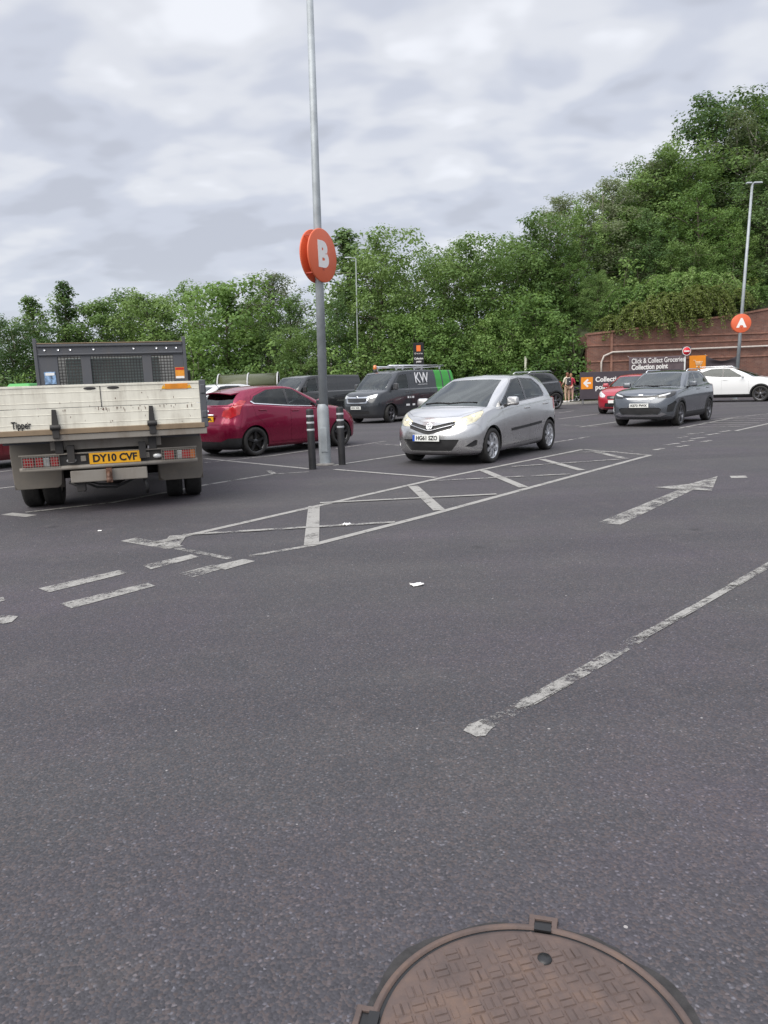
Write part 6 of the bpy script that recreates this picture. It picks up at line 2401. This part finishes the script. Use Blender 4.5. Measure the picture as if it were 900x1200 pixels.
# low directional board
yb = 38.6
a, b_ = AT(679.5, 436.5, yb), AT(796, 464, yb)
cx, cz = (a[0] + b_[0]) / 2, (a[2] + b_[2]) / 2
bw, bh = b_[0] - a[0], a[2] - b_[2]
root = thing('direction_board', 'low dark board with white arrow on orange square reading Collection point', 'sign', (cx, yb, 0))
bo = MB().box((0, 0, cz), (bw, .08, bh)).build('board', M['board_dark'], root, bevel=.01)
for x in (-bw / 2 + .18, -.4, bw / 2 - .3):
    MB().tube([(x, .09, 0), (x, .09, cz + bh * .3)], .05, 12).build('leg', M['post_pale'], root)
p = AT(687.5, 449, yb)
sq = MB().box((p[0] - cx, -.046, p[2]), (.60, .012, .60)).build('arrow_panel', M['board_orange'], bo)
ar = MB()
ar.prism([(-.20, 0), (.02, .22), (.09, .15), (-.02, .045), (.20, .045), (.20, -.045), (-.02, -.045), (.09, -.15), (.02, -.22)], -.056, -.052, 'Y', at=(p[0] - cx, 0, p[2]))
ar.build('arrow', M['sign_white'], sq)
p = AT(697.5, 445, yb)
text('Collection', .34, M['sign_white'], bo, (p[0] - cx, -.046, p[2]), (R_(90), 0, 0), bold=.010, align='LEFT', width=1.42)
p = AT(697.5, 454, yb)
text('point', .34, M['sign_white'], bo, (p[0] - cx, -.046, p[2]), (R_(90), 0, 0), bold=.010, align='LEFT', width=.72)

# hanging banners on the wall
def banner(name, label, u0, v0, u1, v1, y, mat, sag, folds, seed, swag=False):
    a, b = AT(u0, v0, y), AT(u1, v1, y)
    w, h = b[0] - a[0], a[2] - b[2]
    nx_, nz_ = 48, 20
    rs = np.random.RandomState(seed)
    ph = rs.uniform(0, 6, 4)
    vs = []
    for j in range(nz_ + 1):
        for i in range(nx_ + 1):
            s, t = i / nx_, j / nz_
            x = -w / 2 + w * s
            sg = 4 * s * (1 - s)
            z = -h * t - sag * sg * (1 - t * .35) * (1 if swag else .5)
            d = .03 * math.sin(s * 9 + ph[0] + t * 3) * folds + (.10 * folds * math.sin((t * 2.6 + sg * .9) * math.pi) * sg if swag else .02 * folds * math.sin(s * 23 + ph[1]))
            vs.append((x, -.05 - d, z))
    fs = [(j * (nx_ + 1) + i, (j + 1) * (nx_ + 1) + i, (j + 1) * (nx_ + 1) + i + 1, j * (nx_ + 1) + i + 1) for j in range(nz_) for i in range(nx_)]
    m = MB().add(vs, fs, 0, True)
    me = m.mesh(name, mat)
    root = thing(name, label, 'banner', ((a[0] + b[0]) / 2, y, a[2]))
    o = link('cloth', me, root)
    md = o.modifiers.new('thick', 'SOLIDIFY'); md.thickness = .006
    ey = MB()
    for x in (-w / 2, w / 2):
        ey.tube([(x, -.05, 0), (x * 1.04, .02, .06)], .012, 6)
    ey.build('tie', M['post_pale'], root)
    return root, w, h


yw = WY - .22
M['banner'] = pm('banner_cloth', (.125, .095, .105), .8, var=.25, vscale=1.5)
M['banner_dark'] = pm('banner_dark', (.055, .045, .052), .8, var=.3, vscale=1.5)
bn, w, h = banner('collection_banner', 'sagging dark banner lettered Click & Collect Groceries on the brick wall', 737, 418.5, 803, 437.5, yw, M['banner'], .06, .5, 3)
text('Click & Collect Groceries', .40, M['sign_white'], bn, (-w / 2 + .12, -.14, -.26), (R_(90), R_(-.6), 0), bold=.006, align='LEFT', width=3.05)
text('Collection point', .40, M['sign_white'], bn, (-w / 2 + .12, -.14, -.61), (R_(90), R_(-.6), 0), bold=.014, align='LEFT', width=2.1)
banner('draped_banner', 'dark banner drooping in a swag between its top corners beside the orange square', 827, 416.5, 864, 434, yw, M['banner_dark'], .34, 1.0, 8, True)
a, b_ = AT(808, 417.5, yw), AT(828, 435, yw)
root = thing('trolley_sign', 'square orange sign with a white trolley symbol on the brick wall', 'sign', ((a[0] + b_[0]) / 2, yw, (a[2] + b_[2]) / 2))
S_ = b_[0] - a[0]
MB().box((0, 0, 0), (S_, .05, S_ * .92)).build('panel', M['board_orange'], root, bevel=.01)
tr = MB()
for pth in ([(-.28, .20), (-.18, .20), (-.12, -.08), (.18, -.08)], [(-.16, .12), (.26, .12), (.19, -.02), (-.13, -.02)], [(-.15, .05), (.23, .05)], [(.05, .12), (.04, -.02)]):
    tr.tube([(x, -.035, z) for x, z in pth], .020, 6)
for x in (-.07, .14):
    tr.lathe([(0, -.045), (.045, -.045), (.045, -.03)], 14, 'Y', (x, 0, -.17))
tr.build('trolley_symbol', pm('symbol_pale', (.80, .66, .44), .5), root)
MB().box((0, .08, 0), (.1, .12, .1)).build('bracket', M['post_pale'], root)

# no-entry sign
yn = 42.6
p = AT(804.5, 411.5, yn)
root = thing('no_entry_sign', 'small round red no-entry sign on a pale post before the wall', 'sign', (p[0], yn, 0))
MB().tube([(-.05, .06, 0), (-.05, .06, p[2])], .045, 10).build('post', M['post_pale'], root)
bk = MB().box((0, 0, p[2]), (.52, .03, .52)).build('backing', M['board_dark'], root, bevel=.02)
d = MB().lathe([(0, -.03), (.215, -.03), (.215, -.015)], 32, 'Y', (0, 0, p[2])).build('disc', pm('sign_red', (.60, .015, .03), .4), bk)
MB().lathe([(.215, -.031), (.245, -.031), (.245, -.016), (.215, -.016)], 32, 'Y', (0, 0, p[2]), closed=True).build('disc_border', M['sign_white'], bk)
MB().box((0, -.034, p[2]), (.31, .008, .08)).build('bar', M['sign_white'], d)

# totem
yt = 36.5
a, b_ = AT(484, 402, yt), AT(497, 430, yt)
w = b_[0] - a[0]
root = thing('totem_sign', 'tall black totem sign with small orange square behind the liveried van', 'sign', ((a[0] + b_[0]) / 2, yt, 0))
to = MB().box((0, 0, a[2] / 2), (w, .16, a[2])).build('panel', pm('totem_black', (.012, .011, .013), .4), root, bevel=.01)
MB().box((0, -.085, a[2] - .26), (.20, .012, .28)).build('logo_square', pm('logo_orange', (.85, .20, .04), .4), to)
text('Groceries', .11, M['sign_white'], to, (0, -.085, a[2] - .50), (R_(90), 0, 0), width=.40)
text('Collection', .13, M['sign_white'], to, (0, -.085, a[2] - .74), (R_(90), 0, 0), bold=.004, width=.42)
text('point', .13, M['sign_white'], to, (0, -.085, a[2] - .88), (R_(90), 0, 0), bold=.004, width=.24)

# ------------------------------------------------------------------ trolley shelter
ys = 35.5
a, b_ = AT(258, 447, ys), AT(326, 447, ys)
w = b_[0] - a[0]
hc = AT(290, 437.5, ys)[2]
root = thing('trolley_shelter', 'barrel-roofed trolley shelter with pale hoops and a tinted olive canopy', 'shelter', ((a[0] + b_[0]) / 2, ys, 0), R_(4))
can = NT('canopy_tint')
can.set(col=(.10, .11, .055), rough=.2, spec=.5)
_tr = can.node('ShaderNodeBsdfTransparent'); _tr.inputs[0].default_value = (.55, .58, .36, 1)
_mx = can.node('ShaderNodeMixShader'); _mx.inputs[0].default_value = .75
can.l.new(_tr.outputs[0], _mx.inputs[1]); can.l.new(can.b.outputs[0], _mx.inputs[2]); can.l.new(_mx.outputs[0], can.out.inputs['Surface'])
D, rise = 1.9, .62
def hoop(x, dz=0.0, k=1.0):
    return [(x, -D / 2 * k * math.cos(math.pi * i / 14), hc - rise + dz + rise * math.sin(math.pi * i / 14)) for i in range(15)]
cm_ = MB()
H0, H1 = hoop(-w / 2, -.02, .985), hoop(w / 2, -.02, .985)
cm_.add(H0 + H1, [(i, i + 1, 15 + i + 1, 15 + i) for i in range(14)], 0, True)
o = cm_.build('canopy', can.mat, root)
md = o.modifiers.new('thick', 'SOLIDIFY'); md.thickness = .01
em_ = MB()
em_.add(H0 + [(-w / 2, 0, hc - rise)], [(i, i + 1, 15) for i in range(14)])
o = em_.build('end_panel', can.mat, root)
md = o.modifiers.new('thick', 'SOLIDIFY'); md.thickness = .01
for x in (-w / 2, 0, w / 2):
    MB().tube([(x, -D / 2, 0)] + hoop(x) + [(x, D / 2, 0)], .033, 8).build('hoop', M['post_pale'], root)
for y in (-D / 2, D / 2):
    MB().tube([(-w / 2, y, .7), (w / 2, y, .7)], .025, 8).build('side_rail', M['reflect'], root)

# recycling bank behind the truck
p = AT(29, 450, 27)
root = thing('recycling_bank', 'bright green recycling bank whose top shows over the tailboard', 'recycling bank', (p[0], 27, 0))
gm = pm('bank_green', (.06, .34, .07), .45, var=.2, vscale=2)
ht = AT(29, 449.5, 27)[2]
MB().box((0, 0, ht * .47), (.86, 1.1, ht * .82)).build('body', gm, root, bevel=.05, seg=3)
MB().box((0, 0, ht - .10), (.9, 1.14, .2), taper=(.8, .8)).build('lid', gm, root, bevel=.05, seg=3)
MB().box((0, 0, .05), (.8, 1.0, .1)).build('base', M['black_plastic'], root)

# ------------------------------------------------------------------ people
def person(label, u, v, hgt, rz, top, legs, hair, skin, bag=None, arms=((.30, .95), (.30, .95)), shorts=False):
    gx, gy, gz = G(u, v)
    root = thing('person', label, 'person', (gx, gy, 0.0 if gy < 40.1 else .13), rz)
    k = hgt / 1.7
    def skin_mesh(name, verts, edges, rad, mat, parent):
        me = bpy.data.meshes.new(name)
        me.from_pydata([tuple(c * k for c in p) for p in verts], edges, [])
        ob = link(name, me, parent)
        sk = ob.modifiers.new('skin', 'SKIN')
        for sv, r_ in zip(me.skin_vertices[0].data, rad):
            sv.radius = (r_[0] * k, r_[1] * k) if isinstance(r_, tuple) else (r_ * k, r_ * k)
        me.skin_vertices[0].data[0].use_root = True
        ss = ob.modifiers.new('sub', 'SUBSURF'); ss.levels = 2; ss.render_levels = 2
        dg = bpy.context.evaluated_depsgraph_get()
        bpy.context.view_layer.update()
        m2 = bpy.data.meshes.new_from_object(ob.evaluated_get(dg))
        ob.modifiers.clear()
        ob.data = m2
        m2.materials.clear()
        m2.materials.append(mat)
        for p in m2.polygons:
            p.use_smooth = True
        return ob
    A1, A2 = arms
    V = [(0, 0, .95), (0, 0, 1.12), (0, .01, 1.32), (0, .01, 1.44), (0, -.01, 1.53), (0, -.02, 1.62), (0, -.01, 1.69),
         (-.17, 0, 1.39), (-.24, -.03, 1.13), (-.20, -A1[0], A1[1]), (-.19, -A1[0] - .09, A1[1]),
         (.17, 0, 1.39), (.24, -.03, 1.13), (.20, -A2[0], A2[1]), (.19, -A2[0] - .09, A2[1]),
         (-.09, 0, .88), (-.10, -.02, .48), (-.10, .02, .09), (-.10, -.13, .04),
         (.09, 0, .88), (.10, -.02, .48), (.11, .02, .09), (.11, -.13, .04)]
    E = [(0, 1), (1, 2), (2, 3), (3, 4), (4, 5), (5, 6), (3, 7), (7, 8), (8, 9), (9, 10), (3, 11), (11, 12), (12, 13), (13, 14), (0, 15), (15, 16), (16, 17), (17, 18), (0, 19), (19, 20), (20, 21), (21, 22)]
    Rr = [(.14, .10), (.125, .09), (.15, .10), (.10, .07), .052, (.075, .092), (.055, .07), .055, .042, .032, (.035, .018), .055, .042, .032, (.035, .018), .085, .055, .038, .035, .085, .055, .038, .035]
    body = skin_mesh('body', V, E, Rr, skin, root)
    grow = lambda ids, f: [tuple(q * f for q in Rr[i]) if isinstance(Rr[i], tuple) else Rr[i] * f for i in ids]
    ids = [1, 2, 3, 7, 8, 11, 12, 0]
    mp = {q: i for i, q in enumerate(ids)}
    skin_mesh('top', [V[i] for i in ids], [(mp[a], mp[b]) for a, b in E if a in mp and b in mp], grow(ids, 1.18), top, body)
    ids = [0, 15, 16, 19, 20] + ([] if shorts else [17, 21])
    mp = {q: i for i, q in enumerate(ids)}
    skin_mesh('trousers', [V[i] for i in ids], [(mp[a], mp[b]) for a, b in E if a in mp and b in mp], grow(ids, 1.2), legs, body)
    for sx in (-.10, .11):
        MB().box((sx * k, -.06 * k, .04 * k), (.095 * k, .26 * k, .08 * k)).build('shoe', M['sign_white'], body, bevel=.02, seg=3)
    hm = MB()
    hm.sphere((0, .02 * k, 1.635 * k), (.088 * k, .105 * k, .112 * k), 18, 12)
    hm.sphere((0, .075 * k, 1.56 * k), (.075 * k, .05 * k, .11 * k), 14, 10)
    hm.build('hair', hair, body)
    for sx in (-.03, .03):
        MB().sphere((sx * k, -.098 * k, 1.625 * k), .011 * k, 8, 6).build('eye', M['ink'], body)
    MB().sphere((0, -.112 * k, 1.595 * k), (.012 * k, .018 * k, .02 * k), 8, 6).build('nose', skin, body)
    MB().sphere((0, -.10 * k, 1.562 * k), (.024 * k, .008 * k, .007 * k), 8, 6).build('mouth', M['lamp_red'], body)
    for sgn, A in ((-1, A1), (1, A2)):
        for q in range(5):
            if q < 4:
                c0 = Vector((sgn * .19 + (q - 1.5) * .018, -A[0] - .10, A[1]))
                pts = [c0, c0 + Vector((0, -.04, -.008)), c0 + Vector((0, -.055 - .008 * (q in (1, 2)), -.035))]
            else:
                c0 = Vector((sgn * (.19 - .035), -A[0] - .06, A[1]))
                pts = [c0, c0 + Vector((-sgn * .02, -.03, .0)), c0 + Vector((-sgn * .018, -.05, -.015))]
            MB().tube([p * k for p in pts], [.0085 * k, .008 * k, .006 * k], 6).build('finger' if q < 4 else 'thumb', skin, body)
    return root, k


skin = pm('skin', (.52, .30, .21), .5)
r1, k = person('person in a cream top and beige trousers with a dark rucksack on their back', 664.5, 474, 1.53, R_(200), pm('top_cream', (.62, .56, .46), .8, var=.1), pm('trouser_beige', (.50, .34, .24), .8, var=.1), pm('hair_auburn', (.16, .055, .03), .6), skin)
root = thing('rucksack', 'dark grey rucksack worn by the person in the cream top', 'rucksack', r1.location, r1.rotation_euler[2])
MB().box((0, .19 * k, 1.20 * k), (.30 * k, .14 * k, .42 * k), taper=(.85, .8)).build('pack', pm('pack_grey', (.05, .05, .055), .8, var=.2), root, bevel=.035, seg=3)
MB().box((0, .265 * k, 1.20 * k), (.08 * k, .008, .05 * k)).build('patch', M['sign_white'], root)
for sx in (-.12, .12):
    MB().tube([(sx * k, .13 * k, 1.38 * k), (sx * k, 0, 1.47 * k), (sx * k, -.125 * k, 1.36 * k), (sx * k, -.12 * k, 1.15 * k), (sx * k, .12 * k, 1.02 * k)], .018, 6).build('strap', M['board_dark'], root)
person('person in a red top facing the one with the rucksack', 669.0, 473, 1.48, R_(150), pm('top_red', (.42, .03, .06), .8, var=.1), pm('trouser_pink', (.55, .34, .28), .8), pm('hair_fair', (.30, .16, .08), .6), skin, arms=((.25, 1.05), (.30, .98)))

# ------------------------------------------------------------------ litter
def scrap(u, v, s, lab, rz):
    x, y, _ = G(u, v)
    rs = np.random.RandomState(int(u))
    n = 6
    vs, fs = [], []
    for j in range(n + 1):
        for i in range(n + 1):
            vs.append(((i / n - .5) * s * 1.3 + rs.uniform(-.1, .1) * s / n, (j / n - .5) * s + rs.uniform(-.1, .1) * s / n, .004 + rs.uniform(.0, .22) * s * (.4 + abs(i / n - .5))))
    fs = [(j * (n + 1) + i, j * (n + 1) + i + 1, (j + 1) * (n + 1) + i + 1, (j + 1) * (n + 1) + i) for j in range(n) for i in range(n)]
    o = MB().add(vs, fs, 0, True).build('paper_scrap', M['sign_white'], None, (x, y, 0), (0, 0, rz))
    md = o.modifiers.new('thick', 'SOLIDIFY'); md.thickness = .002
    tag(o, lab, 'litter')


scrap(488.5, 686, .065, 'crumpled white paper scrap alone on the open asphalt', .4)
scrap(405, 615.5, .08, 'small white paper scrap lying inside the hatched bay', 1.1)
scrap(117, 622.5, .04, 'tiny white scrap on the asphalt behind the truck', 1.9)
